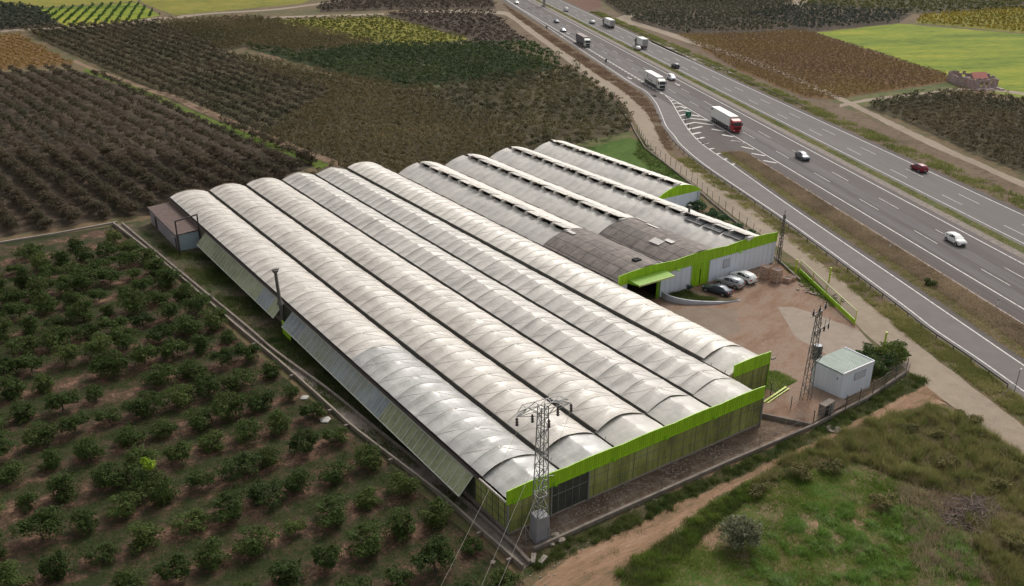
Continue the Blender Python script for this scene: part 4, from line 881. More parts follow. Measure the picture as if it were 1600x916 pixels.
# ---- trucks
def truck(label, loc, heading, cabm, boxm, roofm=None, Lb=13.6, rigid=False, seenrear=False, mark=None, hb=2.75, sc=1.0):
    root = empty('articulated_truck' if not rigid else 'box_truck', loc, heading, label, 'truck'); root.scale = (sc,)*3
    T = Lb+2.7; x1 = T/2      # front
    f = MB(); cw = 1.24; xb = x1-2.25
    prof = [(x1-.02, .42), (x1, 1.25), (x1-.04, 1.9), (x1-.30, 2.95), (x1-.75, 3.25), (xb, 3.55), (xb, .75), (x1-.5, .55)]
    V = [(x, -cw, z) for x, z in prof]+[(x, cw, z) for x, z in prof]; n = len(prof); F = [tuple(range(n)), tuple(reversed(range(n, 2*n)))]+[(i, n+i, n+(i+1) % n, (i+1) % n) for i in range(n)]
    me = bpy.data.meshes.new('cab'); me.from_pydata(V, [], F); bm = bmesh.new(); bm.from_mesh(me); bmesh.ops.recalc_face_normals(bm, faces=bm.faces); bmesh.ops.bevel(bm, geom=list(bm.edges), offset=.07, segments=2, affect='EDGES'); bm.to_mesh(me); bm.free()
    cab = link('cab', me, cabm, root)
    g = MB(); g.hexa([(x1+.01, -1.08, 1.95), (x1+.01, 1.08, 1.95), (x1-.04, 1.08, 1.95), (x1-.04, -1.08, 1.95), (x1-.20, -1.05, 2.75), (x1-.20, 1.05, 2.75), (x1-.25, 1.05, 2.75), (x1-.25, -1.05, 2.75)]); g.build('windshield', M['glass'], cab)
    g = MB(); g.box(x1-.02, x1+.03, -.95, .95, .75, 1.62); g.build('grille', M['black'] if cabm is not M['redcab'] else mat('dark_red_grille', (.12, .01, .01)), cab)
    for z in (.85, 1.05, 1.25, 1.45):
        pass
    g = MB(); g.box(x1-.15, x1+.08, -1.22, 1.22, .35, .62); g.build('bumper', M['dsteel'] if cabm is not M['redcab'] else cabm, cab)
    g = MB(); g.box(x1-.1, x1-.02, -1.0, 1.0, 2.82, 2.95); g.build('sun_visor', M['black'], cab)
    for s in (1, -1):
        g = MB(); g.box(x1-1.45, x1-.45, s*1.245, s*1.255, 1.95, 2.7); g.build('side_window', M['glass'], cab)
        g = MB(); g.box(x1-.25, x1-.12, s*1.30, s*1.50, 1.95, 2.65); g.build('mirror', M['black'], cab)
        g = MB(); g.box(x1-.02, x1+.06, s*.70, s*1.15, .66, .85); g.build('headlight', M['lamp'], cab)
        g = MB(); g.box(x1-3.9, x1-2.4, s*1.0, s*1.22, .45, .95); g.build('side_tank', M['steel'], cab)
    g = MB(); g.box(-T/2, x1-.6, -.45, .45, .70, 1.05); g.build('chassis', M['black'], root)
    # box body
    bx0, bx1 = -T/2, -T/2+Lb; z0, z1 = 1.22, 1.22+hb; f = MB(); f.box(bx0, bx1, -1.27, 1.27, z0, z1); tr_ = f.build('trailer_box', boxm, root)
    f = MB()
    for s in (1, -1):
        f.box(bx0-.01, bx1+.01, s*1.24, s*1.285, z0-.06, z0+.06); f.box(bx0-.01, bx1+.01, s*1.22, s*1.285, z1-.06, z1+.012)
        for x in (bx0, bx1-.06): f.box(x-.01, x+.08, s*1.24, s*1.285, z0, z1)
    f.box(bx0-.02, bx0, -.03, .03, z0, z1); f.build('frame_rail', M['steel'] if boxm is not M['grey'] else M['dsteel'], tr_)
    f = MB(); f.box(bx0+.04, bx1-.04, -1.2, 1.2, z1, z1+.02); f.build('roof_sheet', roofm or boxm, tr_)
    f = MB(); f.box(bx0-.03, bx0-.01, -1.1, -.05, z0+.1, z1-.12); f.box(bx0-.03, bx0-.01, .05, 1.1, z0+.1, z1-.12); f.build('rear_door', mat('dull_door_grey', (.40, .39, .38)) if boxm is not M['grey'] else M['dsteel'], tr_)
    for s in (1, -1):
        f = MB(); f.box(bx0-.05, bx0-.01, s*.75, s*1.2, .95, 1.12); f.build('tail_light', M['red'], root)
        f = MB(); f.box(bx0+4.2, bx1-3.9 if Lb > 10 else bx1-2.2, s*1.16, s*1.20, .55, 1.05); f.build('side_skirt', M['dsteel'], root)
    f = MB(); f.box(bx0, bx0+.1, -1.15, 1.15, .5, .65); f.build('rear_guard', M['dsteel'], root)
    ax = [bx0+1.3, bx0+2.6, bx0+3.9] if Lb > 10 else [bx0+1.6]
    for x in ax+[x1-1.35, x1-5.0 if Lb > 10 else x1-4.6]:
        for s in (1, -1): wheel(root, x, s*1.05, .50, .34, s)
    if mark == 'logo':          # grey arched pictogram with a line of lettering on the side panel
        for s in (1, -1):
            f = MB(); xs = bx0+3.9
            for i in range(9):
                a0 = math.pi*i/9; a1 = math.pi*(i+1)/9; c_ = lambda a, r: (xs+s*0+r*.62*math.cos(a), s*1.29, 2.35+r*1.1*math.sin(a))
                f.face([c_(a0, .45), c_(a1, .45), c_(a1, 1), c_(a0, 1)])
            f.box(xs-.62, xs-.30, s*1.288, s*1.292, 1.75, 2.36); f.box(xs+.30, xs+.62, s*1.288, s*1.292, 1.75, 2.36); f.build('side_emblem', mat('grey_emblem', (.30, .33, .36)), tr_)
            f = MB(); rr = random.Random(4); x = xs+1.0
            while x < xs+5.2: w = rr.choice((.22, .30, .36)); f.box(x, x+w, s*1.288, s*1.292, 1.72, 2.02); x += w+.10
            f.build('side_lettering', M['greycar'], tr_)
    if mark == 'small':
        for s in (1, -1): f = MB(); f.box(bx0+.3, bx0+1.2, s*1.288, s*1.292, z1-.75, z1-.3); f.build('side_label', M['black'], tr_)
    if mark == 'faint':
        for s in (1, -1): f = MB(); f.box(bx0+3.2, bx0+5.6, s*1.288, s*1.292, 2.3, 2.9); f.box(bx0+3.6, bx0+5.0, s*1.288, s*1.292, 1.9, 2.0); f.build('side_emblem', mat('faint_grey_mark', (.5, .49, .46)), tr_)
    return root
def tpos(u, v, h=1.5): p = G(u, v, h); return (float(p[0]), float(p[1]), .05)
truck('articulated truck with bright red cab and long plain white trailer, beside the gore stripes', tpos(1134, 190), HD_N, M['redcab'], M['whitet'], mark='small', sc=1.06)
truck('all-white truck with a grey emblem on its side, passing where the slip road begins', tpos(1023, 128), HD_N, M['whitet'], M['whitet'], mark='logo', sc=1.04)
truck('truck with white cab and grey curtain sides under a brownish roof', tpos(911, 65), HD_N, M['whitet'], M['grey'], M['brownt'], sc=1.04)
truck('longer white lorry seen from behind on the far carriageway, a silver car beside it', tpos(951, 37.5), HD_F, M['greycar'], M['whitet'], Lb=10.4, mark='faint', sc=1.05)
truck('short white box truck seen from behind, right next to a small white car', tpos(1002, 69), HD_F, M['greycar'], M['whitet'], Lb=7.2, rigid=True, sc=1.1)
truck('dark truck cut by the top edge of the photo, behind a white car', tpos(806, -8), HD_N, M['darkcar'], M['grey'], sc=1.05)

# ================================================================== SMALL BUILDINGS
hu = empty('utility_hut', (54.3, -2.0, 0), 0, 'small square white hut with pale green sheet roof and raised parapet', 'hut'); HX, HY, HH = 6.8, 4.95, 4.25
f = MB(); f.box(0, HX, 0, HY, 0, HH-.3); f.build('wall', M['white'], hu)
f = MB(); f.box(-.05, HX+.08, -.05, 0.12, HH-.3, HH+.02); f.build('parapet', mat('bright_white_trim', (.72, .73, .76)), hu)
f = MB(); f.box(HX-.10, HX+.08, .125, HY, HH-.3, HH+.05); f.build('parapet', mat('bluish_white_trim', (.60, .63, .70)), hu)
f = MB(); n = 22
for i in range(n):
    xa = HX*i/n*.985; f.hexa([(xa, .13, HH-.12), (xa+.24, .13, HH-.12), (xa+.24, HY+.03, HH-.12), (xa, HY+.03, HH-.12), (xa+.03, .13, HH-.06), (xa+.21, .13, HH-.06), (xa+.21, HY+.03, HH-.06), (xa+.03, HY+.03, HH-.06)])
f.box(-.03, HX-.12, .125, HY+.04, HH-.22, HH-.12); f.build('roof', M['hutroof'], hu)
f = MB(); f.box(2.6, 5.0, -.05, -.01, 2.4, 3.5); o = f.build('shutter', mat('off_white_shutter', (.52, .54, .60)), hu)
f = MB()
for x in (2.6, 4.96): f.box(x, x+.05, -.08, -.05, 2.4, 3.5)
for z in (2.4, 3.45): f.box(2.6, 5.0, -.08, -.05, z, z+.05)
f.build('shutter_frame', M['concrete'], o)
f = MB(); f.box(-.04, 0, .8, .95, 2.9, 3.3); f.build('meter_box', M['steel'], hu)

sb = G(278, 392); sh = empty('brick_shed', (float(sb[0]), float(sb[1]), 0), 0, 'low old shed with rusty brown roof and pale blue end wall against the greenhouse', 'shed')
sh.location = (-4.4, 104.6, 0); f = MB(); f.box(0, 4.35, 0, 19.5, 0, 3.3); f.build('wall', mat('dirty_grey_render', (.27, .25, .26), .9, .25, .8), sh)
f = MB(); f.box(.05, 4.3, -.03, 0, 0.02, 3.3); f.build('end_wall', M['paleblue'], sh)
f = MB(); f.hexa([(-.3, -.2, 3.3), (4.35, -.2, 3.6), (4.35, 19.8, 3.6), (-.3, 19.8, 3.3), (-.3, -.2, 3.42), (4.35, -.2, 3.72), (4.35, 19.8, 3.72), (-.3, 19.8, 3.42)]); f.build('roof', M['brick'], sh)
f = MB(); f.box(-.04, 0, 14.5, 16.2, .1, 2.4); f.box(-.04, 0, .9, 1.9, .1, 2.3); f.build('dark_door', M['rust'], sh)
f = MB(); f.box(.02, .3, -.08, -.03, 0, 3.3); f.build('corner_pier', M['dconcrete'], sh)
fb = G(281.5, 401)
pf = empty('portal_frame', (float(fb[0]), float(fb[1]), 0), 0, 'tall thin black steel portal standing in front of the pale blue shed wall', 'steel frame')
f = MB(); f.box(-.11, .11, -.11, .11, 0, 7.0); f.build('post', M['rust'], pf); f = MB(); f.box(4.5, 4.72, 1.7, 1.92, 0, 7.0); f.build('post', M['rust'], pf); f = MB(); f.bar((-.1, 0, 7.0), (4.7, 1.8, 7.0), .22); f.build('crossbeam', M['rust'], pf)
# ruined farmhouse
ra = Vector(G(1495, 133)[:2]); rb = Vector(G(1523, 140)[:2]); rc = Vector(G(1558, 138)[:2])
rn = empty('ruined_farmhouse', (rb.x, rb.y, 0), 0, 'ruined roofless farmhouse with broken pinkish walls and a remnant of red roof', 'ruin')
def ruinwall(a, b, h, seed, holes=()):
    rr = random.Random(seed); d = b-a; L = d.length; d.normalize(); n = Vector((-d.y, d.x))*.35; f = MB(); k = max(6, int(L/1.1))
    for i in range(k):
        p = a+d*(L*i/k)-rb; q = a+d*(L*(i+1)/k)-rb; hh = h*rr.uniform(.80, 1.03)
        segs = [(0, hh)]
        if i in holes: segs = [(0, .9), (2.7, hh)]
        for z0_, z1_ in segs: f.hexa([(p.x, p.y, z0_), (q.x, q.y, z0_), (q.x+n.x, q.y+n.y, z0_), (p.x+n.x, p.y+n.y, z0_), (p.x, p.y, z1_), (q.x, q.y, z1_+rr.uniform(-.2, .2)), (q.x+n.x, q.y+n.y, z1_), (p.x+n.x, p.y+n.y, z1_)])
    return f.build('broken_wall', M['pinkwall'], rn)
bk = Vector((5.5, 7.0)); ruinwall(ra, rb, 3.6, 1, (3, 6, 9)); ruinwall(rb, rc, 3.8, 2, (2, 4, 6, 8, 11)); ruinwall(ra, ra+bk, 3.6, 3); ruinwall(rc, rc+bk, 3.8, 4, (4,)); ruinwall(ra+bk, rc+bk, 3.9, 5, (4, 8)); ruinwall(rb, rb+bk, 3.4, 6, (3,))
f = MB(); q = rb+(rc-rb)*.08-rb; e = rb+(rc-rb)*.75-rb
f.hexa([(q.x+2, q.y+3, 3.0), (e.x+2, e.y+3, 3.0), (e.x+5, e.y+6, 4.6), (q.x+5, q.y+6, 4.6), (q.x+2, q.y+3, 3.15), (e.x+2, e.y+3, 3.15), (e.x+5, e.y+6, 4.75), (q.x+5, q.y+6, 4.75)]); f.build('roof_remnant', M['redtile'], rn)
f = MB(); rr = random.Random(8)
for i in range(60):
    t = rr.random(); p = (rc-rb)*t*1.1-Vector((rr.uniform(-1, 3), rr.uniform(0, 3))); s = rr.uniform(.2, .6); f.box(p.x-s, p.x+s, p.y-s, p.y+s, 0, s*.8)
tag(f.build('rubble', M['pinkwall'], rn), kind='stuff')

# ================================================================== PYLONS, POLES
def lattice(h, w0, w1, n, bar=.09, leg=.13, z0=0.0):
    f = MB(); c = lambda z, sx, sy: (sx*(w0+(w1-w0)*(z-z0)/(h-z0))/2, sy*(w0+(w1-w0)*(z-z0)/(h-z0))/2, z); S4 = [(-1, -1), (1, -1), (1, 1), (-1, 1)]
    for s in S4: f.bar(c(z0, *s), c(h, *s), leg)
    zs = [z0+(h-z0)*(1-(1-i/n)**1.12) for i in range(n+1)]
    for i in range(n):
        for j in range(4):
            a, b = S4[j], S4[(j+1) % 4]
            if (i+j) % 2: a, b = b, a
            f.bar(c(zs[i], *a), c(zs[i+1], *b), bar)
            if i % 3 == 0: f.bar(c(zs[i], *a), c(zs[i], *b), bar*.8)
    return f
p1 = empty('power_pylon', (2.7, -2.3, 0), R(-8), 'grey lattice power pylon on a tall concrete plinth at the front corner of the greenhouse', 'pylon'); H1 = 17.2
f = MB(); f.hexa([(-.85, -.85, 0), (.85, -.85, 0), (.85, .85, 0), (-.85, .85, 0), (-.74, -.74, 3.2), (.74, -.74, 3.2), (.74, .74, 3.2), (-.74, .74, 3.2)]); f.build('plinth', mat('grey_concrete_plinth', (.27, .265, .28), .9, .12, 1), p1)
f = lattice(H1-.6, 1.25, .78, 17, bar=.065, leg=.10, z0=3.2); f.build('mast', M['steel'], p1)
f = MB()
for s in (1, -1):
    tip = (s*3.1, -.2, H1-1.0)
    for sy in (-.45, .45):
        f.bar((s*.45, sy, H1-.2), tip, .06); f.bar((s*.45, sy, H1-1.5), tip, .06); f.bar((s*1.6, sy*.55, H1-.55), (s*1.6, -sy*.55, H1-.55), .06); f.bar((s*.45, sy, H1-1.5), (s*1.6, sy*.6, H1-.55), .06); f.bar((s*1.6, sy*.6, H1-.6), (s*2.3, 0, H1-1.0), .06)
for y in (-.45, .45): f.bar((-2.1, y, H1-.25), (2.1, y, H1-.25), .055); f.bar((-2.1, y, H1-.25), (-2.9, 0, H1-.7), .055); f.bar((2.1, y, H1-.25), (2.9, 0, H1-.7), .055)
for x in (-2.1, -.7, .7, 2.1): f.bar((x, -.45, H1-.25), (x, .45, H1-.25), .055)
f.bar((-2.1, -.45, H1-.25), (-.7, .45, H1-.25), .06); f.bar((-.7, -.45, H1-.25), (.7, .45, H1-.25), .06); f.bar((.7, -.45, H1-.25), (2.1, .45, H1-.25), .06); f.build('crossarm', M['steel'], p1)
for x, y, z in ((-3.1, -.25, H1-1.1), (0, -1.2, H1-1.6), (3.1, -.25, H1-1.1), (-1.5, -.5, H1-1.0), (1.4, -.5, H1-1.0)):
    f = MB(); f.tube((x, y, z), (x-.15, y-.35, z-.75), .10, .13, 8)
    for t in (.2, .5, .8): f.tube((x-.15*t, y-.35*t, z-.75*t), (x-.15*t-.01, y-.35*t-.02, z-.75*t-.06), .19, n=8)
    f.build('insulator', M['insul'], p1)
f = MB(); f.bar((.4, .5, 7), (1.2, .5, 7.0), .06); f.bar((.4, .5, 6.1), (1.0, .5, 6.1), .06); f.bar((.4, -.6, 8.3), (1.1, -.8, 8.3), .06); f.build('step_bar', M['steel'], p1)
# conductors and stay leaving towards the camera side
def cable(name, a, b, sag, r, label, group=None, parent=None):
    f = MB(); a = Vector(a); b = Vector(b); P = [a.lerp(b, i/14)-Vector((0, 0, sag*4*(i/14)*(1-i/14))) for i in range(15)]
    for p, q in zip(P, P[1:]): f.tube(p, q, r, n=5, cap=False)
    o = f.build(name, M['cable'], parent); 
    if not parent: tag(o, label, 'cable', group)
    return o
tips = [Vector((2.7-3.1, -2.5, H1-2.0)), Vector((2.6, -3.6, H1-2.3)), Vector((5.8, -2.9, H1-2.0))]
ends = [G(560, 1160, 9.5), G(640, 1160, 9.5), G(672, 1160, 9.5)]
for tp, en, lb in zip(tips, ends, ('leftmost of three pale power cables running down from the pylon in front of the greenhouse', 'middle one of three pale power cables running down from the corner pylon', 'rightmost of three pale power cables, passing in front of the lime fascia corner')):
    cable('power_cable', tp, en, .6, .015, lb)
p2 = empty('transformer_pylon', (50.3, .6, 0), R(10), 'slender lattice pylon with insulators and a dark transformer beside the white hut', 'pylon'); H2 = 13.6
f = lattice(H2, 1.15, .5, 17, bar=.055, leg=.085); f.build('mast', M['psteel'], p2)
f = MB(); f.box(-.75, .75, -.75, .75, 0, .35); f.build('base_block', M['dconcrete'], p2)
for z, x0_, x1_ in ((H2-.1, -1.8, 1.7), (H2-2.9, -.3, 3.6)):
    f = MB(); f.bar((x0_, 0, z), (x1_, 0, z), .13); f.bar((x0_, .25, z-.3), (x1_, .25, z-.3), .08); f.bar((0, .2, z-.9), (x0_*.8, .2, z), .07); f.bar((0, .2, z-.9), (x1_*.8, .2, z), .07); f.build('crossarm', M['psteel'], p2)
for x, z in ((-1.7, H2), (0, H2), (1.6, H2)):
    f = MB(); f.tube((x, 0, z), (x, 0, z+.75), .12, .07, 8)
    for t in (.15, .35, .55): f.tube((x, 0, z+t), (x, 0, z+t+.05), .20, n=8)
    f.bar((x-.3, 0, z+.1), (x, 0, z+.95), .05); f.bar((x+.35, 0, z+.1), (x, 0, z+.95), .05); f.build('insulator', M['insul'], p2)
for x in (1.0, 2.2, 3.4):
    f = MB(); f.tube((x, 0, H2-2.95), (x+.1, 0, H2-3.7), .13, .09, 8); f.tube((x, 0, H2-3.2), (x+.01, 0, H2-3.26), .2, n=8); f.bar((x, 0, H2-2.9), (x+.4, .1, H2-2.1), .05); f.build('insulator', M['insul'], p2)
f = MB(); f.tube((1.25, 0, H2-7.0), (1.25, 0, H2-5.4), .52, n=12); o = f.build('transformer', M['greycar'], p2)
f = MB()
for a in range(0, 360, 30): f.bar((1.25+.6*math.cos(R(a)), .6*math.sin(R(a)), H2-6.9), (1.25+.6*math.cos(R(a)), .6*math.sin(R(a)), H2-5.5), .05, .08)
f.build('cooling_fin', M['psteel'], o)
f = MB(); f.box(.3, 2.1, -.5, .5, H2-7.2, H2-7.05); f.bar((.3, 0, H2-8.0), (1.9, 0, H2-7.2), .08)
for x, y in ((2.1, -.5), (2.1, .5)): f.bar((x, y, H2-7.1), (.3, y*.6, H2-8.2), .07)
f.build('platform', M['psteel'], p2)
f = MB(); f.bar((-1.1, .1, H2-6.9), (-1.1, .1, H2-4.9), .07); f.bar((-1.1, .1, H2-6.9), (-.3, .1, H2-6.9), .07); f.bar((-1.1, .1, H2-4.9), (-.3, .1, H2-4.9), .07); f.build('ladder_hoop', M['psteel'], p2)
mb_ = G(1212, 410); p3 = empty('lattice_mast', (float(mb_[0])+.2, float(mb_[1])-.4, 0), 0, 'thin rusty lattice mast with stub arms at the right end of the white warehouse wall', 'mast')
f = lattice(9.6, .62, .30, 16, bar=.06, leg=.09); f.build('mast', M['dsteel'], p3)
f = MB()
f.tube((0, 0, 9.6), (0, 0, 10.6), .05)
for z in (10.2, 9.4, 8.6, 7.6): f.bar((-.45, 0, z), (.35, 0, z), .08)
f.build('stub_arm', M['dsteel'], p3)
p4 = empty('concrete_pole', (-1.0, 60.2, 0), 0, 'short tapered grey pole with a cap rising beside the left edge of the greenhouse roof', 'pole')
f = MB(); f.tube((0, 0, 0), (-.5, 0, 10.4), .30, .24, 10); f.tube((-.25, 0, 5.0), (-.27, 0, 5.6), .55, .3, 10); f.build('shaft', M['dsteel'], p4)
f = MB(); f.tube((-.5, 0, 10.4), (-.5, 0, 10.75), .45, .5, 10); f.bar((-1.1, 0, 10.8), (.1, 0, 10.8), .12); f.build('cap', M['dsteel'], p4)
gp = G(850, 10); g_ = empty('gantry_post', (float(gp[0]), float(gp[1]), 0), MANG, 'thick dark gantry column standing in the grassy median at the top edge of the photo', 'gantry')
f = MB(); f.box(-.6, .6, -.6, .6, 0, 9); f.build('column', M['steel'], g_); f = MB(); f.box(-1.2, 1.2, -1.2, 1.2, 0, .7); f.build('footing', M['concrete'], g_)
f = MB(); f.box(-.7, .7, -9, 9, 9, 10); f.build('beam', M['steel'], g_)
# corner guy/prop struts by the pylon
ps = empty('metal_trestle', (.75, -2.6, 0), 0, 'thin grey metal trestle standing left of the pylon plinth', 'trestle')
f = MB(); f.bar((0, 0, 0), (-.1, .1, 2.7), .06); f.bar((-.1, .1, 2.6), (1.0, -.3, 0), .06); f.bar((-.1, .1, 2.0), (.9, .9, 0), .06); f.bar((0, 0, .9), (.6, 0, .9), .05); f.build('strut', M['steel'], ps)

# ================================================================== WALLS, FENCES, RAILS
def vwall(P, w, z0, z1, b=None):
    b = b or MB(); P = [Vector(p) for p in P]; A = offset(P, -w/2); B = offset(P, w/2); n = len(P)
    zz = z1 if isinstance(z1, (list, tuple)) else [z1]*n
    for i in range(n-1):
        b.face([(A[i].x, A[i].y, zz[i]), (A[i+1].x, A[i+1].y, zz[i+1]), (B[i+1].x, B[i+1].y, zz[i+1]), (B[i].x, B[i].y, zz[i])])
        b.face([(A[i].x, A[i].y, z0), (A[i+1].x, A[i+1].y, z0), (A[i+1].x, A[i+1].y, zz[i+1]), (A[i].x, A[i].y, zz[i])])
        b.face([(B[i+1].x, B[i+1].y, z0), (B[i].x, B[i].y, z0), (B[i].x, B[i].y, zz[i]), (B[i+1].x, B[i+1].y, zz[i+1])])
    for i in (0, n-1): b.face([(A[i].x, A[i].y, z0), (B[i].x, B[i].y, z0), (B[i].x, B[i].y, zz[i]), (A[i].x, A[i].y, zz[i])])
    return b
cL = cr(GP([(177, 351), (263, 419), (361, 505), (440, 571), (521, 643.6), (560, 678), (680, 770), (754, 835), (817, 890)]), 4)
cR = cr(GP([(191, 351), (260, 409), (329, 466), (389.5, 516), (431, 552), (513, 612), (585, 671), (680, 747), (788, 842), (828, 883)]), 4)
sheet('ditch_floor', [tuple(p) for p in cL]+[tuple(p) for p in reversed(cR)], .028, M['dconcrete'])
tag(vwall(cL, .26, 0, .62).build('channel_wall', mat('brownish_concrete', (.26, .22, .18), .9, .3, .5, .02, 10)), 'long pale concrete channel edge nearest the dark orchard trees', 'channel wall', 'two walls of the irrigation channel')
tag(vwall(cR, .34, 0, .50).build('channel_wall', M['dconcrete']), 'long rougher concrete channel edge nearest the greenhouse side', 'channel wall', 'two walls of the irrigation channel')
rr = random.Random(3); f = MB()
for i in range(10, len(cL)-1, 3):
    p = cL[i]; f.box(p.x-.75, p.x-.1, p.y-.15, p.y+.15, 0, .5)
tag(f.build('channel_buttress', M['dconcrete']), 'row of small concrete stubs along the channel edge by the orchard', 'buttress', kind='stuff')
tag(vwall(GP([(-60, 396), (0, 380.5), (90, 366), (183, 348.5)]), .35, 0, .35).build('kerb_wall', M['concrete']), 'low pale kerb along the far edge of the citrus orchard', 'kerb')
tag(vwall([(.9, -3.7), (12, -3.75), (30, -4.0), (45.6, -4.45), (58, -4.0), (68.8, -2.6), (71.5, -1.4)], .32, 0, .55).build('boundary_wall', M['dconcrete']), 'low weathered boundary wall between the orange dirt track and the greenhouse front', 'wall')
tag(vwall([(40.9, 2.9), (45.4, -4.2)], .3, 0, .62).build('retaining_wall', M['dconcrete']), 'short retaining wall at the right front corner of the greenhouse', 'wall')
pad = MB(); pad.hexa([(41.2, 3.2, 0), (45.6, -4.1, 0), (54.6, -3.2, 0), (53.6, 4.4, 0), (41.2, 3.2, .45), (45.6, -4.1, .45), (54.6, -3.2, .45), (53.6, 4.4, .45)]); o = pad.build('concrete_pad', M['redyard']); o['kind'] = 'structure'
f = MB(); f.bar((44.5, 3.0, .55), (50.2, 3.9, .7), .25, .12); f.bar((44.8, 2.6, .5), (50.4, 3.5, .6), .16, .10); tag(f.build('yellow_beam', M['yellow']), 'yellow-green steel beams lying on the concrete pad near the lattice pylon', 'beam')
f = MB(); f.bar((43.6, -.6, .06), (46.2, -2.6, .1), .25, .08); f.bar((43.5, -1.6, .08), (46.5, -2.6, .1), .15, .08); tag(f.build('plank', mat('bleached_wood', (.38, .33, .28))), 'pale plank lying on the ground below the retaining wall', 'plank')
# electricity cabinet with door
ec = empty('meter_cabinet', (49.3, -3.5, .45), R(5), 'small grey rendered meter cabinet with dark door opening beside the boundary wall', 'cabinet')
f = MB(); f.box(-1.2, 1.2, -.45, .45, 0, 1.7); f.build('body', M['dconcrete'], ec); f = MB(); f.box(-1.0, -.25, -.5, -.45, .1, 1.55); f.build('opening', M['dark'], ec); f = MB(); f.box(.1, 1.0, -.48, -.45, .1, 1.5); f.build('door', M['steel'], ec)
f = MB(); f.tube((47.5, -6.3, 0), (47.5, -6.3, .16), .95, n=20); tag(f.build('manhole_ring', M['dconcrete']), 'round concrete manhole cover beside the orange track', 'manhole')

def fence(P, step, h, label, post, name='wire_fence', wires=5, mpost='dsteel', struts=()):
    root = empty(name, (P[0][0], P[0][1], 0), 0, label, 'fence'); o = Vector((P[0][0], P[0][1]))
    L = sum((Vector(b)-Vector(a)).length for a, b in zip(P, P[1:])); Q = resample(P, max(2, int(L/step)+1)); rr = random.Random(len(Q)); pm = MB()
    for i, q in enumerate(Q):
        q = q-o; pm = MB(); pm.bar((q.x, q.y, 0), (q.x+rr.uniform(-.06, .06), q.y+rr.uniform(-.06, .06), h*rr.uniform(.95, 1.05)), post); pm.build('post', M[mpost], root)
    w = MB()
    for k in range(wires):
        z = h*(k+.6)/(wires+.2)
        for a, b in zip(Q, Q[1:]): a = a-o; b = b-o; w.bar((a.x, a.y, z), (b.x, b.y, z), .022)
    w.build('wire', M['dsteel'], root); return root
fence([(45.7, -4.3), (52, -4.3), (60, -3.8), (69, -2.5)], 3.2, 2.6, 'wire fence on dark posts in front of the white hut, on the boundary wall', .10)
fence([(47, 3.9), (46.2, -.5), (45.9, -4.2)], 3.4, 2.4, 'short wire fence closing the left side of the concrete pad', .09)
fence(GP([(996, 205), (1012, 232), (1042, 254), (1086, 288), (1112, 312), (1140, 334), (1170, 358), (1207, 394)]), 3.6, 2.1, 'long thin wire fence between the gravel track and the greenhouse', .09)
fence([(3, -3.4), (24, -3.6), (44, -4.0)], 7, 2.0, 'sparse thin wire fence along the earth strip in front of the stained glazing', .05, wires=2)
tag(vwall(GP([(962, 163), (984, 190), (992, 207), (1008, 233), (1038, 256), (1082, 291), (1109, 315), (1135, 337), (1165, 361), (1205, 398), (1250, 440)]), .28, 0, .45).build('kerb_wall', M['dconcrete']), 'long low concrete kerb along the left side of the gravel track', 'kerb')
# lime gate and posts
ga = Vector(G(1249, 427)[:2]); gb = Vector(G(1335, 508)[:2]); d = gb-ga
gt = empty('sliding_gate', (ga.x, ga.y, 0), 0, 'long lime green sliding gate with wire mesh panel beside the gravel track', 'gate')
f = MB(); f.bar((0, 0, .50), (d.x, d.y, .50), .08, .8); f.build('lower_panel', M['lime'], gt)
f = MB(); f.bar((0, 0, 2.55), (d.x, d.y, 2.55), .10, .10); f.build('top_rail', mat('pale_lime_rail', (.55, .62, .30)), gt)
f = MB()
for i in range(5): q = d*(i/4); f.bar((q.x, q.y, 0), (q.x, q.y, 2.55), .10)
f.build('upright', M['yellow'], gt)
f = MB()
for i in range(60): q = d*(i/60); e = d*((i+1)/60); f.bar((q.x, q.y, 1.05), (e.x, e.y, 2.5), .018); f.bar((q.x, q.y, 2.5), (e.x, e.y, 1.05), .018)
f.build('mesh', M['dsteel'], gt)
for (u, v), h, lb in (((1379, 553), 3.6, 'single tall lime green gate post standing beside the gravel track and bush'), ((1242, 430), 3.0, 'lime green post at the upper end of the sliding gate'), ((1295, 440), 2.6, 'lime green post in the middle of the gate line')):
    p = G(u, v); f = MB(); f.box(-.10, .10, -.10, .10, 0, h); f.box(-.16, .16, -.16, .16, h, h+.08); f.box(-.02, .14, -.25, -.10, h*.5, h*.6); o = f.build('gate_post', M['yellow']); o.location = (float(p[0]), float(p[1]), 0); tag(o, lb, 'post')
# guard rails
def guardrail(P, step, label, side=1, hgt=.75, every=1):
    root = empty('guard_rail', (P[0].x, P[0].y, 0), 0, label, 'guard rail'); o = P[0].copy(); L = sum((b-a).length for a, b in zip(P, P[1:])); Q = resample(P, int(L/step)+1)
    r = MB(); w = MB()
    for z, t in ((hgt-.08, .05), (hgt+.08, .05), (hgt, .02)):
        for a, b in zip(Q, Q[1:]): a = a-o; b = b-o; w.bar((a.x, a.y, z), (b.x, b.y, z), t, .10)
    w.build('rail', M['dsteel'], root)
    for i, q in enumerate(Q):
        r = MB(); q = q-o; r.box(q.x-.07, q.x+.07, q.y-.07, q.y+.07, 0, hgt+.05); r.build('post', M['dsteel'], root)
    return root
gl = offset(rLc, -1.9)
ia = min(range(len(gl)), key=lambda i: (gl[i]-Vector(G(1580, 606)[:2])).length); ib = min(range(len(gl)), key=lambda i: (gl[i]-Vector(G(1034, 205)[:2])).length)
guardrail(gl[ia:ib], 4.0, 'long steel guard rail curving along the outer edge of the slip road')
guardrail([Vector(mw(a, 38.0)) for a in range(150, 420, 8)], 8, 'steel guard rail on the far side of the motorway beside the pale drainage strip')
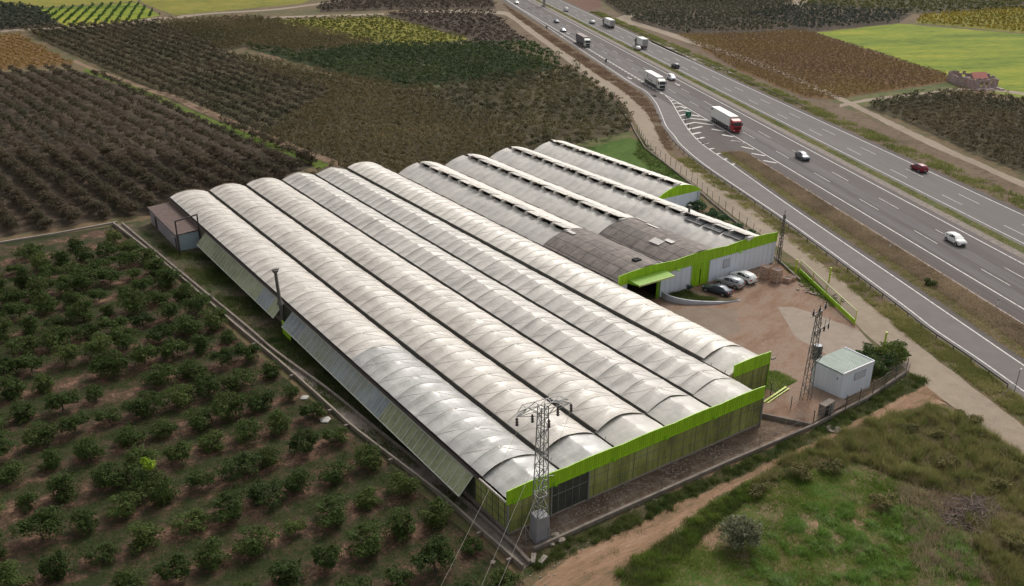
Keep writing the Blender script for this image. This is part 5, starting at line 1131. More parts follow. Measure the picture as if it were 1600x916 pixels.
def simple(name, pos, parts, label, cat, group=None, rz=0):
    root = empty(name, (float(pos[0]), float(pos[1]), 0), rz, label, cat, group)
    for nm, f, m in parts: f.build(nm, m, root)
    return root
mw_white = mat('white_plastic_post', (.72, .72, .70))
for (u, v), lb in (((1267, 302), 'white delineator post beside the motorway, nearest the dark grey estate'), ((1558, 478), 'white delineator post beside the motorway near the right edge of the photo'), ((1390, 388), 'white delineator post on the kerb between slip road and motorway'), ((675, 0), '')):
    if not lb: continue
    p = G(u, v); a = MB(); a.hexa([(-.10, -.06, 0), (.10, -.06, 0), (.10, .06, 0), (-.10, .06, 0), (-.10, -.06, 1.5), (.10, -.06, 1.35), (.10, .06, 1.35), (-.10, .06, 1.5)]); b = MB(); b.box(-.105, .105, -.065, .065, 1.0, 1.22); simple('delineator_post', p, [('shaft', a, mw_white), ('black_band', b, M['black'])], lb, 'marker post', 'delineator posts')
p = G(1075, 184); a = MB(); n = 12
a.tube((0, 0, .45), (0, 0, 2.0), .95, .85, 14); b = MB(); b.tube((0, 0, 0), (0, 0, .5), .14)
c = MB()
for s in (0, 1.2, 2.4, -1.2):
    q = Matrix.Rotation(s-2.2, 3, 'Z'); c.face([q @ Vector((.97, -.28, .9)), q @ Vector((.97, .28, .9)), q @ Vector((.93, 0, 1.6))])
simple('gore_marker', p, [('drum', a, M['green']), ('stem', b, M['dsteel']), ('arrow_mark', c, mat('pale_green_arrow', (.16, .35, .26)))], 'green rounded gore marker standing on the white chevrons where the slip road splits', 'road sign')
for i, ((u, v), lb) in enumerate((((1071, 190), 'first'), ((1075.5, 198), 'second'), ((1080, 204), 'third'), ((1092, 219), 'last'))):
    a = MB(); a.tube((0, 0, 0), (0, 0, .85), .11, n=8); b = MB(); b.tube((0, 0, .5), (0, 0, .68), .118, n=8)
    simple('bollard', G(u, v), [('shaft', a, mat('dark_green_plastic', (.015, .05, .035))), ('band', b, M['steel'])], lb+' dark green bollard on the chevron stripes counting from the green gore marker', 'bollard', 'bollards on the gore')
for (u, v), lb in (((854, 50), 'small dark road sign on the verge far away, before the grey tarpaulin truck'), ((946.5, 104), 'small dark road sign on the verge near the white exit arrow')):
    a = MB(); a.bar((0, 0, 0), (0, 0, 2.2), .09); b = MB(); b.box(-.45, .45, -.03, .03, 1.6, 3.0); simple('road_sign', G(u, v), [('pole', a, M['steel']), ('panel', b, M['greycar'])], lb, 'road sign', None, HD_N+R(90))
a = MB(); a.bar((0, 0, 0), (0, 0, 4.2), .09); a.bar((0, 0, 4.2), (.5, 0, 4.25), .08); a.bar((0, 0, 2.2), (-1.6, .9, 0), .06); simple('sign_pole', G(1583, 619), [('pole', a, M['steel'])], 'bare grey pole with a stay by the end of the slip road guard rail', 'pole')
# scoreboard of small thin poles near the motorway verge
# planter
pw = cr([(58.0, 37.2), (58.0, 35.6), (59.0, 33.7), (61.0, 32.0), (64.5, 30.0), (68.6, 28.9)], 6)
pl = empty('curved_planter', (60, 34, 0), 0, 'curved white planter wall tapering to a point with weedy grass behind it', 'planter')
zz = [1.25-1.15*(i/(len(pw)-1))**1.4 for i in range(len(pw))]; o = vwall(pw, .25, 0, zz).build('planter_wall', mat('bluish_white_wall', (.52, .55, .60)), pl); o.location = (-60, -34, 0)
f = MB(); P = [tuple(p) for p in pw]+[(65.6, 31.4), (63.6, 34.0), (63.4, 36.9), (58.2, 37.3)]; f.face([(x-60, y-34, .35 if i < len(pw) else .3) for i, (x, y) in enumerate(P)]); f.build('planter_bed', M['weeds'], pl)
# crates
INSHADEM = mat('crate_inner_shade', (.075, .04, .03))
def crate(loc, rz, w, h, label, n=3):
    root = empty('wooden_crate', loc, rz, label, 'crate', 'wooden harvest crates'); 
    for s in (0, 1, 2, 3):
        f = MB()
        for i in range(n):
            z0, z1 = h*(i+.30)/n, h*(i+.88)/n; e = w/2
            if s == 0: f.box(-e, e, -e, -e+.05, z0, z1)
            if s == 1: f.box(-e, e, e-.05, e, z0, z1)
            if s == 2: f.box(-e, -e+.05, -e+.06, e-.06, z0, z1)
            if s == 3: f.box(e-.05, e, -e+.06, e-.06, z0, z1)
        f.build('slatted_side', M['wood'], root)
    f = MB()
    for sx in (-1, 1):
        for sy in (-1, 1): f.box(sx*w/2-.09*(sx > 0)*1-.0, sx*w/2+.09*(sx < 0), sy*w/2-.09*(sy > 0), sy*w/2+.09*(sy < 0), -.02, h+.03)
    f.build('corner_batten', M['wood'], root)
    f = MB(); f.box(-w/2+.1, w/2-.1, -w/2+.1, w/2-.1, .05, h*.85); f.build('inner_shade', INSHADEM, root)  # dark inset box stands in for the shade inside an empty crate
    return root
cb = G(1212, 440)
for j, (dx, dy, top, rz) in enumerate(((0, 0, 3, 4), (-.35, 2.2, 3, 4))):
    nm = ('front', 'rear')[j]
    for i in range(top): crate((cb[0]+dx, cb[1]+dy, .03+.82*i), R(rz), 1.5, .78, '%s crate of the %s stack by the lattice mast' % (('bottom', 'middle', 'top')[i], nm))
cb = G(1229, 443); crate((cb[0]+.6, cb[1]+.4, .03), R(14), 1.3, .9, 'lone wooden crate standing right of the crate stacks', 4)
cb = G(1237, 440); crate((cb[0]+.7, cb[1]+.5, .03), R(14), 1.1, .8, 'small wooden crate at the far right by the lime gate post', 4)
# scattered stones and litter
def stone(name, label, u, v, r, m, cat='stone', flat=.5, seed=1, group=None):
    rr = random.Random(seed); bm = bmesh.new(); bmesh.ops.create_icosphere(bm, subdivisions=2, radius=r)
    for q in bm.verts: q.co *= rr.uniform(.75, 1.2); q.co.z = q.co.z*flat
    me = bpy.data.meshes.new(name); bm.to_mesh(me); bm.free(); o = link(name, me, m); p = G(u, v); o.location = (p[0], p[1], r*flat*.5); return tag(o, label, cat, group)
pg = mat('crumpled_plastic', (.40, .39, .36))
stone('plastic_litter', 'pale scrap of plastic on bare earth left of the channel, upper one', 476, 622, .55, pg, 'litter', .25, 3)
stone('plastic_litter', 'pale crumpled plastic sheet left of the channel, lower and larger one', 508, 657, .75, pg, 'litter', .25, 4)
for i, (u, v, r) in enumerate([(868, 838, .45), (876, 846, .5), (862, 852, .35), (770, 880, .3), (882, 836, .3)]):
    stone('stone', ('pale broken stone just left of the pylon plinth foot', 'pale broken stone below the pylon plinth, left of the boundary wall end', 'broken stone by the boundary wall just below the pylon', 'small stone lying in the irrigation channel mouth', 'small stone right of the pylon along the boundary wall', 'pale stone below the pylon')[i], u, v, r, M['rubble'], 'stone', .6, i, 'broken stones below the pylon')
f = MB()
for a, b in (((-.4, -5.3), (.5, -4.3)), ((.2, -5.7), (1.3, -5.3))): f.bar((a[0], a[1], .2), (b[0], b[1], .3), .5, .35)
tag(f.build('concrete_block', M['concrete']), 'broken concrete kerb blocks where the channel ends at the dirt track', 'concrete block')
f = MB(); f.bar((48.3-.6, 0, 0), (48.3-.6, 0, .01), .01)
pp = G(300, 378); f = MB(); f.bar((0, 0, .25), (1.6, -3.6, .25), .10); f.bar((1.2, -3.8, .25), (2.3, -3.4, .25), .10); o = f.build('pipe_elbow', mat('white_pipe', (.55, .56, .52))); o.location = (float(pp[0]), float(pp[1]), 0); tag(o, 'pale bent pipe on the grass in front of the pale blue shed wall', 'pipe')
for (u, v, h, lb) in ((500, 668, 1.6, ''), ):
    pass

# ================================================================== TREES AND PLANTS
LC = leafmat('citrus_leaves', [(.015, .026, .007), (.030, .048, .012), (.048, .070, .018), (.095, .115, .032)], .06, .7, .6)
LY = leafmat('young_yellow_leaves', [(.06, .11, .01), (.12, .19, .015), (.20, .26, .025)], .2)
LB_ = leafmat('brown_green_leaves', [(.028, .034, .016), (.052, .048, .028), (.080, .060, .042), (.115, .092, .058)], .035, .25, .5)
citr = [crown_mesh('crown', 13+i, 2.05+.15*(i % 3), 3.0+.3*(i % 2), 1.25, 3000, .13, 100+i) for i in range(6)]
trk = [trunk_mesh('trunk', .11, 1.9, i) for i in range(3)]
for me in citr: me.materials.append(LC)
for me in trk: me.materials.append(M['bark'])
ORD = 'first second third fourth fifth sixth seventh eighth ninth tenth eleventh twelfth thirteenth fourteenth fifteenth sixteenth seventeenth eighteenth nineteenth twentieth'.split()+['outermost']*8; cnt = {}
YT = G(232, 765); rr = random.Random(21); nct = 0; F1p = np.array(F1)
clx = [(p.y, p.x) for p in cL]
def chx(y):
    for (y0, x0_), (y1, x1_) in zip(clx, clx[1:]):
        if min(y0, y1) <= y <= max(y0, y1): return x0_+(x1_-x0_)*(y-y0)/(y1-y0+1e-9)
    return -3 if y < 0 else -9.5
for k in range(-7, 15):
    Y = 27+6.85*k; x = chx(Y)-2.9
    if Y > 121: continue
    while x > -95:
        yy = Y+rr.uniform(-.3, .3); xx = x+rr.uniform(-.35, .35)
        step = 4.3 if Y < 75 else 3.9
        if poly_in(np.array([xx]), np.array([yy]), F1p)[0] and inframe(xx, yy, 45) and rr.random() > .03 and (xx-YT[0])**2+(yy-YT[1])**2 > 7 and not (Y > 112 and rr.random() < .3):
            cnt[k] = cnt.get(k, 0)+1; t = empty('citrus_tree', (xx, yy, 0), rr.uniform(0, 6.28), 'dark citrus tree, %s from the channel, %s row down from the kerb' % (ORD[cnt[k]-1], ORD[13-k]), 'tree', 'citrus trees in rows'); s = rr.uniform(.80, 1.12)*(1.12 if Y > 60 else 1.0)*(.72 if rr.random() < .09 else 1); t.scale = (s*rr.uniform(.92, 1.1), s, s*rr.uniform(.85, 1.1))
            c = bpy.data.objects.new('crown', rr.choice(citr)); COL.objects.link(c); c.parent = t
            w = bpy.data.objects.new('trunk', rr.choice(trk)); COL.objects.link(w); w.parent = t; nct += 1
        x -= step
print('citrus', nct)
# tree with yellow-green new shoots
yt = G(232, 765); t = empty('citrus_tree', (float(yt[0]), float(yt[1]), 0), 1, 'citrus tree with bright yellow-green new shoots on top, lower left orchard', 'tree', 'citrus trees in rows')
c = bpy.data.objects.new('crown', citr[2]); COL.objects.link(c); c.parent = t; w = bpy.data.objects.new('trunk', trk[0]); COL.objects.link(w); w.parent = t
me = crown_mesh('young_shoots', 4, 1.35, 1.7, 3.0, 900, .13, 55); me.materials.append(LY); c = bpy.data.objects.new('young_shoots', me); COL.objects.link(c); c.parent = t

# brown-leaved orchard rows (mid left): nearest 300 one by one, the rest one mass
rowm = [crown_mesh('fruit_tree', 12, 1.75, 3.1, 1.4, 950, .17, 200+i) for i in range(6)]
for me in rowm: me.materials.append(LB_)
A2 = R(-85+180); pts = grid_pts([tuple(p) for p in F2], 5.45, 2.15, R(-85), .12, 4)
pr = [(PX((p[0], p[1], 0)), p) for p in pts]; vis = [(q[2], p) for q, p in pr if -40 < q[0] < 1640 and -40 < q[1] < 956 and q[2] > 0]
vis.sort(key=lambda a: a[0]); near = vis[:300]; far = np.array([p for _, p in vis[300:]])
def ordn(i):
    T = 'first second third fourth fifth sixth seventh eighth ninth tenth eleventh twelfth thirteenth fourteenth fifteenth sixteenth seventeenth eighteenth nineteenth'.split(); D = {2: 'twenty', 3: 'thirty', 4: 'forty', 5: 'fifty', 6: 'sixty'}; DT = {2: 'twentieth', 3: 'thirtieth', 4: 'fortieth', 5: 'fiftieth', 6: 'sixtieth'}
    return T[i-1] if i < 20 else (DT[i//10] if i % 10 == 0 else D[i//10]+'-'+T[i % 10-1])
rows = {}
bmax = max(p[0]*math.sin(R(85))+p[1]*math.cos(R(85)) for _, p in near)
for _, p in near:
    rows.setdefault(int(round((bmax-(p[0]*math.sin(R(85))+p[1]*math.cos(R(85))))/5.45)), []).append(p)
rowlab = {}
for n_, k_ in enumerate(sorted(rows)):
    for m_, p in enumerate(sorted(rows[k_], key=lambda q: q[1])): rowlab[id(p)] = 'brown fruit tree, %s from the near end of the %s row left of the path' % (ordn(m_+1), ordn(n_+1))
for _, p in near:
    o = bpy.data.objects.new('fruit_tree', rr.choice(rowm)); COL.objects.link(o); o.location = (p[0], p[1], 0); s = rr.uniform(.75, 1.12); o.scale = (s, s, s*rr.uniform(.85, 1.1)); o.rotation_euler = (0, 0, rr.uniform(0, 6.28))
    tag(o, rowlab[id(p)], 'tree', 'brown fruit trees in rows')
tree_mass('fruit_tree_rows', far, 1.6, 3.0, 140, .24, LB_, 6, label='remaining rows of purplish brown fruit trees towards the left edge of the photo', gap=.04)
def fld(name, poly, sr, st, ang, rad, h, nl, ls, cols, label, seed, jit=.25, gap=.02, ps=.03, cut=None):
    pts = grid_pts([tuple(p) for p in poly], sr, st, ang, jit, seed); q = np.array([PX((p[0], p[1], 0)) for p in pts]); k = (q[:, 0] > -90) & (q[:, 0] < 1690) & (q[:, 1] > -60); pts = pts[k]
    if cut is not None:
        for c in cut: pts = pts[~poly_in(pts[:, 0], pts[:, 1], np.array(c))]
    print(name, len(pts)); return tree_mass(name, pts, rad, h, nl, ls, leafmat(name+'_leaves', cols, ps), seed, label=label, gap=gap)
F3b = GP([(640, 142), (900, 108), (975, 172), (985, 212)])+[(100, 122), (92, 126)]+GP([(800, 195), (690, 165)])
F3l = GP([(40, 48), (110, 44), (240, 36), (300, 60), (420, 120), (520, 150), (400, 220), (255, 150), (190, 120), (90, 75)])
fld('orchard_left', F3l, 5.0, 1.9, R(-85), 1.6, 3.0, 74, .32, [(.026, .032, .016), (.050, .047, .028), (.080, .062, .044), (.115, .092, .058)], 'long rows of brown fruit trees right of the dirt path, upper left', 31, .2)
fld('orchard_middle', F3, 2.9, 1.6, R(-75), 1.25, 3.1, 44, .27, [(.030, .034, .016), (.055, .052, .024), (.098, .072, .036), (.15, .125, .055)], 'dense brown plantation directly behind the greenhouses', 32, .32, ps=.02, cut=(F3l, F3b, F4, F5))
fld('orchard_right', F3b, 4.4, 3.2, R(-60), 1.8, 3.4, 100, .30, [(.022, .030, .018), (.045, .048, .026), (.085, .070, .035), (.12, .11, .045)], 'loose olive green and brown trees beside the gravel track, above the greenhouse corner', 33, .3)
fld('green_orchard', F4, 3.4, 2.6, R(-70), 1.9, 2.6, 44, .42, [(.018, .030, .013), (.030, .045, .018), (.045, .062, .022), (.065, .078, .032)], 'dark green block of trees in the middle distance', 34)
fld('green_orchard', F7, 4.5, 3.5, R(-70), 2.0, 2.8, 40, .5, [(.018, .035, .012), (.03, .055, .018), (.05, .07, .02)], 'green bushes tapering along the gravel track', 44)
fld('yellow_orchard', F5, 4.5, 3.0, R(-84), 1.4, 1.9, 24, .45, [(.045, .055, .012), (.075, .08, .018), (.11, .105, .025)], 'yellow-green rows in the middle distance', 35)
fld('purple_orchard', F6, 6.5, 3.2, R(-20), 1.9, 2.6, 30, .5, [(.028, .026, .018), (.055, .042, .035), (.08, .06, .05)], 'purplish orchard with pale strips between rows, top centre', 36, .15)
fld('purple_orchard', F8, 5.5, 3.6, R(-60), 1.9, 2.6, 26, .6, [(.03, .03, .02), (.06, .05, .04), (.09, .07, .055)], 'strip of grey-brown trees at the top centre of the photo', 37)
fld('striped_crop', TL1, 5.0, 2.2, R(72), .55, 1.5, 12, .55, [(.03, .06, .02), (.05, .09, .03)], 'striped field with dark upright plants, top left', 38, .1, ps=.1)
fld('grey_green_orchard', TL2, 4.5, 3.6, R(-80), 2.2, 3.2, 28, .7, [(.022, .032, .024), (.04, .048, .035), (.06, .06, .045)], 'grey green trees at the upper left edge of the photo', 39)
fld('cypress_plantation', R1, 4.6, 2.6, R(-30), 1.25, 3.6, 34, .42, [(.024, .032, .020), (.045, .05, .032), (.075, .068, .045), (.10, .09, .055)], 'dense dark plantation right of the motorway at the top', 40, .2, ps=.015)
fld('cypress_plantation', R1b, 4.6, 2.6, R(-30), 1.25, 3.6, 30, .42, [(.022, .032, .026), (.038, .045, .036), (.06, .062, .05)], 'darker grey green plantation behind the bright grass field', 41, .2)
fld('rust_crop', R2, 1.9, 1.3, R(-30), .95, 1.3, 20, .25, [(.09, .058, .040), (.115, .072, .048), (.125, .09, .03), (.15, .12, .03)], 'rust and mustard coloured crop right of the motorway', 42, .3, ps=.02)
fld('bush_plantation', R4, 3.0, 2.0, R(-40), 1.35, 2.8, 60, .27, [(.028, .030, .016), (.055, .048, .028), (.085, .07, .04), (.12, .095, .05)], 'olive brown bushes below the ruined farmhouse', 43, .3, ps=.03)
fld('yellow_crop', R5, 4.5, 2.2, R(-12), 1.0, 1.8, 12, .55, [(.10, .085, .02), (.17, .14, .02), (.24, .17, .03)], 'mustard yellow crop at the upper right', 45, .25)
fld('far_orchard', R6, 6.0, 4.0, R(-25), 1.9, 2.6, 12, .8, [(.04, .05, .02), (.07, .075, .028), (.10, .095, .03)], 'far rows of mixed orchard at the top right', 46, .25)
fld('rust_crop', F2top, 3.0, 1.8, R(-80), .9, 1.5, 14, .32, [(.09, .06, .025), (.15, .095, .025), (.18, .12, .035)], 'orange brown crop at the left edge', 47, .3)

# grass and weeds
LG = leafmat('fresh_grass_blades', [(.045, .075, .014), (.08, .125, .022), (.12, .17, .032), (.20, .21, .07)], .25)
LO = leafmat('olive_grass_blades', [(.07, .085, .025), (.13, .14, .045), (.21, .19, .08), (.30, .26, .14)], .12)
LD = leafmat('dry_grass_blades', [(.10, .075, .05), (.17, .13, .09), (.24, .19, .13), (.32, .26, .18)], .12)
LK = leafmat('dark_weed_blades', [(.02, .035, .01), (.045, .065, .018), (.08, .10, .03), (.14, .14, .055)], .2)
def seen(P, m=40):
    q = np.array([PX((p[0], p[1], 0)) for p in P]); return P[(q[:, 0] > -m) & (q[:, 0] < 1600+m) & (q[:, 1] < 916+m) & (q[:, 1] > -m)]
# tall olive grass in the upper part of the meadow, fresh low growth below
TALL = GP([(1160, 765), (1240, 716), (1330, 672), (1400, 646), (1470, 636), (1530, 670), (1600, 714), (1700, 790), (1700, 980), (1560, 916), (1500, 800), (1450, 765), (1400, 745), (1340, 720), (1260, 735)])
LOWM = GP([(1000, 900), (1100, 808), (1160, 770), (1260, 738), (1340, 722), (1400, 748), (1480, 790), (1540, 916), (1560, 980), (950, 980)])
EDGE = GP([(960, 900), (1030, 850), (1090, 806), (1160, 762), (1250, 715), (1265, 722), (1170, 780), (1110, 826), (1060, 880), (1010, 930)])
def patchy(P, seed, sc=6, th=0):
    rng = np.random.default_rng(seed); ph = rng.uniform(0, 6, 6); f = np.sin(P[:, 0]/sc+ph[0])*np.cos(P[:, 1]/sc*1.3+ph[1])+.6*np.sin(P[:, 0]/sc*2.3+P[:, 1]/sc*1.7+ph[2])+.5*rng.normal(size=len(P)); return P[f > th], f[f > th]
P, f_ = patchy(seen(scatter(TALL, 5200, 1)), 5, 3.2, -.9); tuft_mass('tall_grass', P, 1.2, .24, 18, .05, LO, 'tall olive green and straw coloured grass on the bank beside the gravel track', 'grass', 1, .55, np.clip(.55+.3*f_, .3, 1.5))
P, f_ = patchy(seen(scatter(TALL, 3600, 3)), 6, 2.4, .15); tuft_mass('dry_grass', P, .95, .3, 14, .05, LD, 'dry brown grass mixed into the bank at the right', 'grass', 2, .7)
P, f_ = patchy(seen(scatter(LOWM, 11000, 4)), 7, 3.0, -.2); tuft_mass('meadow_grass', P, .32, .28, 12, .05, LG, 'fresh low green grass in the lower right meadow', 'grass', 3, .7)
P, f_ = patchy(seen(scatter(EDGE, 1600, 5)), 8, 2.0, -.6); tuft_mass('edge_grass', P, .6, .3, 14, .05, LK, 'dark green grass along the lower edge of the orange dirt track', 'grass', 4, .6)
P = seen(scatter([(-1.5, -6.4), (45, -6.5), (69, -6.0), (70, -3.2), (45.6, -4.9), (1, -4.2)], 1500, 6)); tuft_mass('track_weeds', patchy(P, 9, 2, -.7)[0], .42, .25, 12, .045, LK, 'dark weeds between the boundary wall and the orange dirt track', 'weeds', 5, .6)
P = seen(scatter([(-7.2, 120), (-5.4, 60), (-4.6, 30), (-1.6, 5), (-.4, 8), (-.4, 100), (-4.6, 104)], 3200, 7)); tuft_mass('side_weeds', patchy(P, 10, 3.5, -.4)[0], .6, .3, 12, .06, LK, 'dark green weeds between the irrigation channel and the greenhouse side', 'weeds', 6, .6)
P = seen(scatter(F1, 16000, 8)); P = P[P[:, 1] < 95]; yy = (P[:, 1]-27)/6.85; yy = np.abs(yy-np.round(yy)); P = P[yy > .24]; tuft_mass('orchard_grass', patchy(P, 11, 2.5, -.9)[0], .26, .3, 10, .06, LK, 'low dark grass strips between the citrus rows', 'grass', 7, .8)
P = np.array([mw(a, o) for a, o in zip(RNG.uniform(-60, 620, 5200), RNG.uniform(18.5, 20.7, 5200))]); tuft_mass('median_grass_blades', patchy(seen(P), 24, 4, -.7)[0], .35, .3, 7, .10, LO, 'green grass strip between the two carriageways', 'grass', 8)
P = np.array([mw(a, o) for a, o in zip(RNG.uniform(-80, 420, 6500), RNG.uniform(37.2, 43.5, 6500))]); tuft_mass('far_verge_growth', patchy(seen(P), 25, 4, -.35)[0], .8, .5, 9, .14, leafmat('verge_growth', [(.05, .065, .02), (.10, .12, .035), (.16, .17, .055), (.22, .20, .09)], .1), 'tall green verge growth along the far side of the motorway', 'weeds', 9)
# island between slip road and motorway : brown scrub ridge with green edge
a0 = np.array([tuple(p) for p in rRc[:60]]); along = (a0-MO)@MD; off = (a0-MO)@MN
def isl_pts(n, lo, hi, seed, a1=-60, a2=104):
    rng = np.random.default_rng(seed); A = rng.uniform(a1, a2, n); o_ = np.argsort(along); L = np.interp(A, along[o_], off[o_])+1.4; H = -4.6; t = rng.uniform(lo, hi, n); O = L+(H-L)*t; k = L < H-.8; return seen(np.array([mw(a, o) for a, o in zip(A[k], O[k])]))
tuft_mass('scrub_ridge', isl_pts(6500, .35, .98, 1), .55, .35, 12, .09, LD, 'brown dry scrub on the strip between slip road and motorway', 'scrub', 10, 1.0)
tuft_mass('slip_verge_grass', isl_pts(3000, .0, .36, 2), .30, .3, 9, .07, LO, 'yellow green grass edging the right side of the slip road', 'grass', 11, .8)
# verge between slip road and gravel track
s1 = offset(rLc, -1.7); s2 = offset(rLc, -5.6); P = []
rng = np.random.default_rng(4)
for i in range(5600): k = rng.integers(0, len(s1)-70); t = rng.random(); q = s1[k].lerp(s1[k+1], rng.random()); w = s2[k].lerp(s2[k+1], rng.random()); P.append(tuple(q.lerp(w, t)))
P = seen(np.array(P)); tuft_mass('slip_outer_grass', patchy(P, 12, 2.0, -.5)[0], .55, .3, 12, .07, LO, 'patchy olive grass between slip road guard rail and gravel track', 'grass', 12, .7)
BANK = GP([(806, 27), (838, 50), (868, 71.6), (901, 94), (931, 115.6), (966, 137), (989, 156), (1010, 176), (1022, 197), (1031, 218), (1040, 232), (1052, 236), (1044, 222), (1036, 200), (1028, 181), (1017, 162), (1000, 146), (972, 127), (876, 65), (786, 6)])
P = scatter(BANK, 5200, 22); tuft_mass('dry_bank_growth', patchy(P, 23, 3.5, -.4)[0], .6, .35, 8, .13, leafmat('reddish_dry_growth', [(.07, .05, .035), (.13, .09, .065), (.18, .125, .09), (.19, .17, .09)], .1), 'dry reddish brown growth between the gravel track and the exit lane', 'scrub', 13)
P = seen(scatter(GP([(1000, 214), (1044, 262), (1100, 315), (1080, 322), (1035, 285), (990, 240)]), 900, 14)); tuft_mass('fence_weeds', P, .6, .3, 10, .07, LK, 'weeds along the wire fence left of the gravel track', 'weeds', 14)
P = seen(scatter([(58.8, 37), (58.6, 35.4), (61.4, 32.6), (65, 30.6), (65.4, 31.3), (63.4, 34.0), (63.2, 36.6)], 350, 15)); o = tuft_mass('planter_weeds', P, .45, .2, 14, .05, LK, 'dark weeds growing inside the curved white planter', 'weeds', 15); o.location.z = .34
P = seen(scatter([(48.8, 4.4), (53.8, 3.6), (53.8, 8.5), (48.8, 11.5)], 420, 16)); tuft_mass('corner_weeds', P, .35, .25, 12, .05, LG, 'yellow green weeds beside the second lime fascia corner', 'weeds', 16)
# bushes, each its own object
def bush(label, pos, rad, h, n, ls, cols, seed, nl=14, group=None, z=0, name='bush'):
    me = crown_mesh('foliage', nl, rad, h, h*.48, n, ls, seed); m = leafmat('bush_leaves_%d' % seed, cols, .5); me.materials.append(m)
    root = empty(name, (float(pos[0]), float(pos[1]), z), 0, label, 'bush', group); o = bpy.data.objects.new('foliage', me); COL.objects.link(o); o.parent = root
    tm = trunk_mesh('stem', .07, h*.7, seed); tm.materials.append(M['bark']); s_ = bpy.data.objects.new('stem', tm); COL.objects.link(s_); s_.parent = root; return root
bush('large round grey-green bush standing alone in the lower right meadow', G(1157, 852), 2.3, 3.3, 6000, .12, [(.05, .055, .03), (.095, .10, .058), (.155, .16, .10), (.22, .22, .15)], 301, 26)
GB = [(.012, .026, .008), (.028, .05, .014), (.05, .075, .02), (.11, .13, .03)]
for i, (x, y, r_, h_) in enumerate(((63.3, -1.0, 2.0, 3.2), (66.2, -.2, 2.3, 3.4), (69.2, .3, 2.2, 3.6), (71.6, 1.2, 2.0, 3.0), (65, 2.4, 1.8, 2.8), (68.5, 3, 1.7, 2.6))):
    bush(('dark green bush touching the right wall of the white hut', 'dense bush second from the white hut, in front row', 'tall bright-tipped bush at the fence corner by the gravel track', 'outermost bush nearest the gravel track', 'dark bush just behind the hut corner', 'dark bush below the lone lime gate post')[i], (x, y), r_, h_, 2600, .14, GB if i != 2 else [(.03, .05, .01), (.07, .10, .02), (.13, .15, .03)], 310+i, 12, 'bushes right of the white hut')
for i, (u, v, r_, h_) in enumerate(((1072, 327, 1.8, 2.2), (1092, 330, 1.9, 2.4), (1112, 340, 1.7, 2.0), (1130, 348, 1.5, 1.7), (1150, 358, 1.4, 1.5), (1168, 367, 1.3, 1.3), (1050, 322, 1.5, 1.9))):
    bush(('leafy bush by the small green gable, second from left', 'largest leafy bush by the small green gable', 'green shrub between the gable and the flue pipe', 'green shrub right of the flue pipe', 'low shrub along the warehouse side wall', 'low shrub nearest the right end of the warehouse roof', 'leafy bush leftmost against the small white gable wall')[i], G(u, v), r_, h_, 900, .2, [(.02, .05, .02), (.04, .08, .035), (.07, .11, .05)], 330+i, 9, 'shrubs beside the warehouse')
bush('small dark bush in the dry strip between slip road and motorway', mw(12, -9.5), 1.3, 1.3, 700, .14, GB, 350, 8)
bush('small agave-like plant in the planter against the white wall', (63.6, 36.3), .6, 1.6, 250, .16, [(.03, .05, .05), (.07, .09, .09)], 351, 5, z=.3)
SBL = ['scrub bush second from the top corner of the grassy bank', 'scrub bush on the bank edge, third down the gravel track side', 'scrub bush on the bank edge, fourth down the gravel track side', 'scrub bush on the bank edge farthest right in the photo', 'scrub bush at the very top corner of the grassy bank', 'larger scrub bush by the dirt track, nearest the manhole', 'scrub bush by the dirt track, closest to the round grey-green bush', 'scrub bush by the dirt track, middle of three', 'isolated scrub bush in the green meadow left of the brush pile', 'scrub bush in the tall grass directly above the brush pile', 'scrub bush in the tall grass right of and above the brush pile', 'scrub bush at the right edge below the brush pile', 'scrub bush in the tall grass, right one of the upper pair', 'scrub bush in the tall grass, left one of the upper pair']
for i, (u, v, r_) in enumerate(((1516, 660, 1.3), (1534, 684, 1.0), (1570, 715, 1.2), (1588, 735, 1.1), (1500, 652, 1.0), (1300, 735, 1.6), (1190, 775, 1.5), (1250, 745, 1.6), (1380, 790, 1.5), (1480, 730, 1.5), (1555, 770, 1.7), (1590, 860, 1.8), (1470, 690, 1.3), (1420, 676, 1.4))):
    bush(SBL[i], G(u, v), r_, r_*1.0, 1500, .12, [(.05, .055, .02), (.09, .09, .035), (.14, .125, .055), (.20, .17, .08)], 360+i, 9, 'scrub bushes on the bank')
f = MB(); rr = random.Random(9); c = G(1520, 800)
for i in range(650):
    a = rr.uniform(0, 6.28); q = rr.random()**.6; x = c[0]+math.cos(a)*q*4.5; y = c[1]+math.sin(a)*q*3.0; z = (1-q)*.9+rr.uniform(0, .25); b = rr.uniform(0, 6.28); L = rr.uniform(.5, 1.7); f.bar((x, y, z), (x+math.cos(b)*L, y+math.sin(b)*L, max(.03, z+rr.uniform(-.4, .3))), rr.uniform(.025, .06))
tag(f.build('brush_pile', mat('dead_branches', (.17, .125, .11), .9, .4, 2)), 'pile of dead grey-brown branches on the right side of the meadow', 'brush pile', kind='stuff')
# rubble along the earth strip
f = MB(); rr = random.Random(12)
for i in range(330):
    x = rr.choice((9, 14, 18.5, 24, 31)) + rr.gauss(0, 1.5); y = -1.2+rr.gauss(0, .7); s = rr.uniform(.03, .11); f.box(x-s, x+s, y-s*.8, y+s*.8, 0, s)
tag(f.build('strip_rubble', M['rubble']), 'scattered pale rubble on the earth strip in front of the stained glazing', 'rubble', kind='stuff')

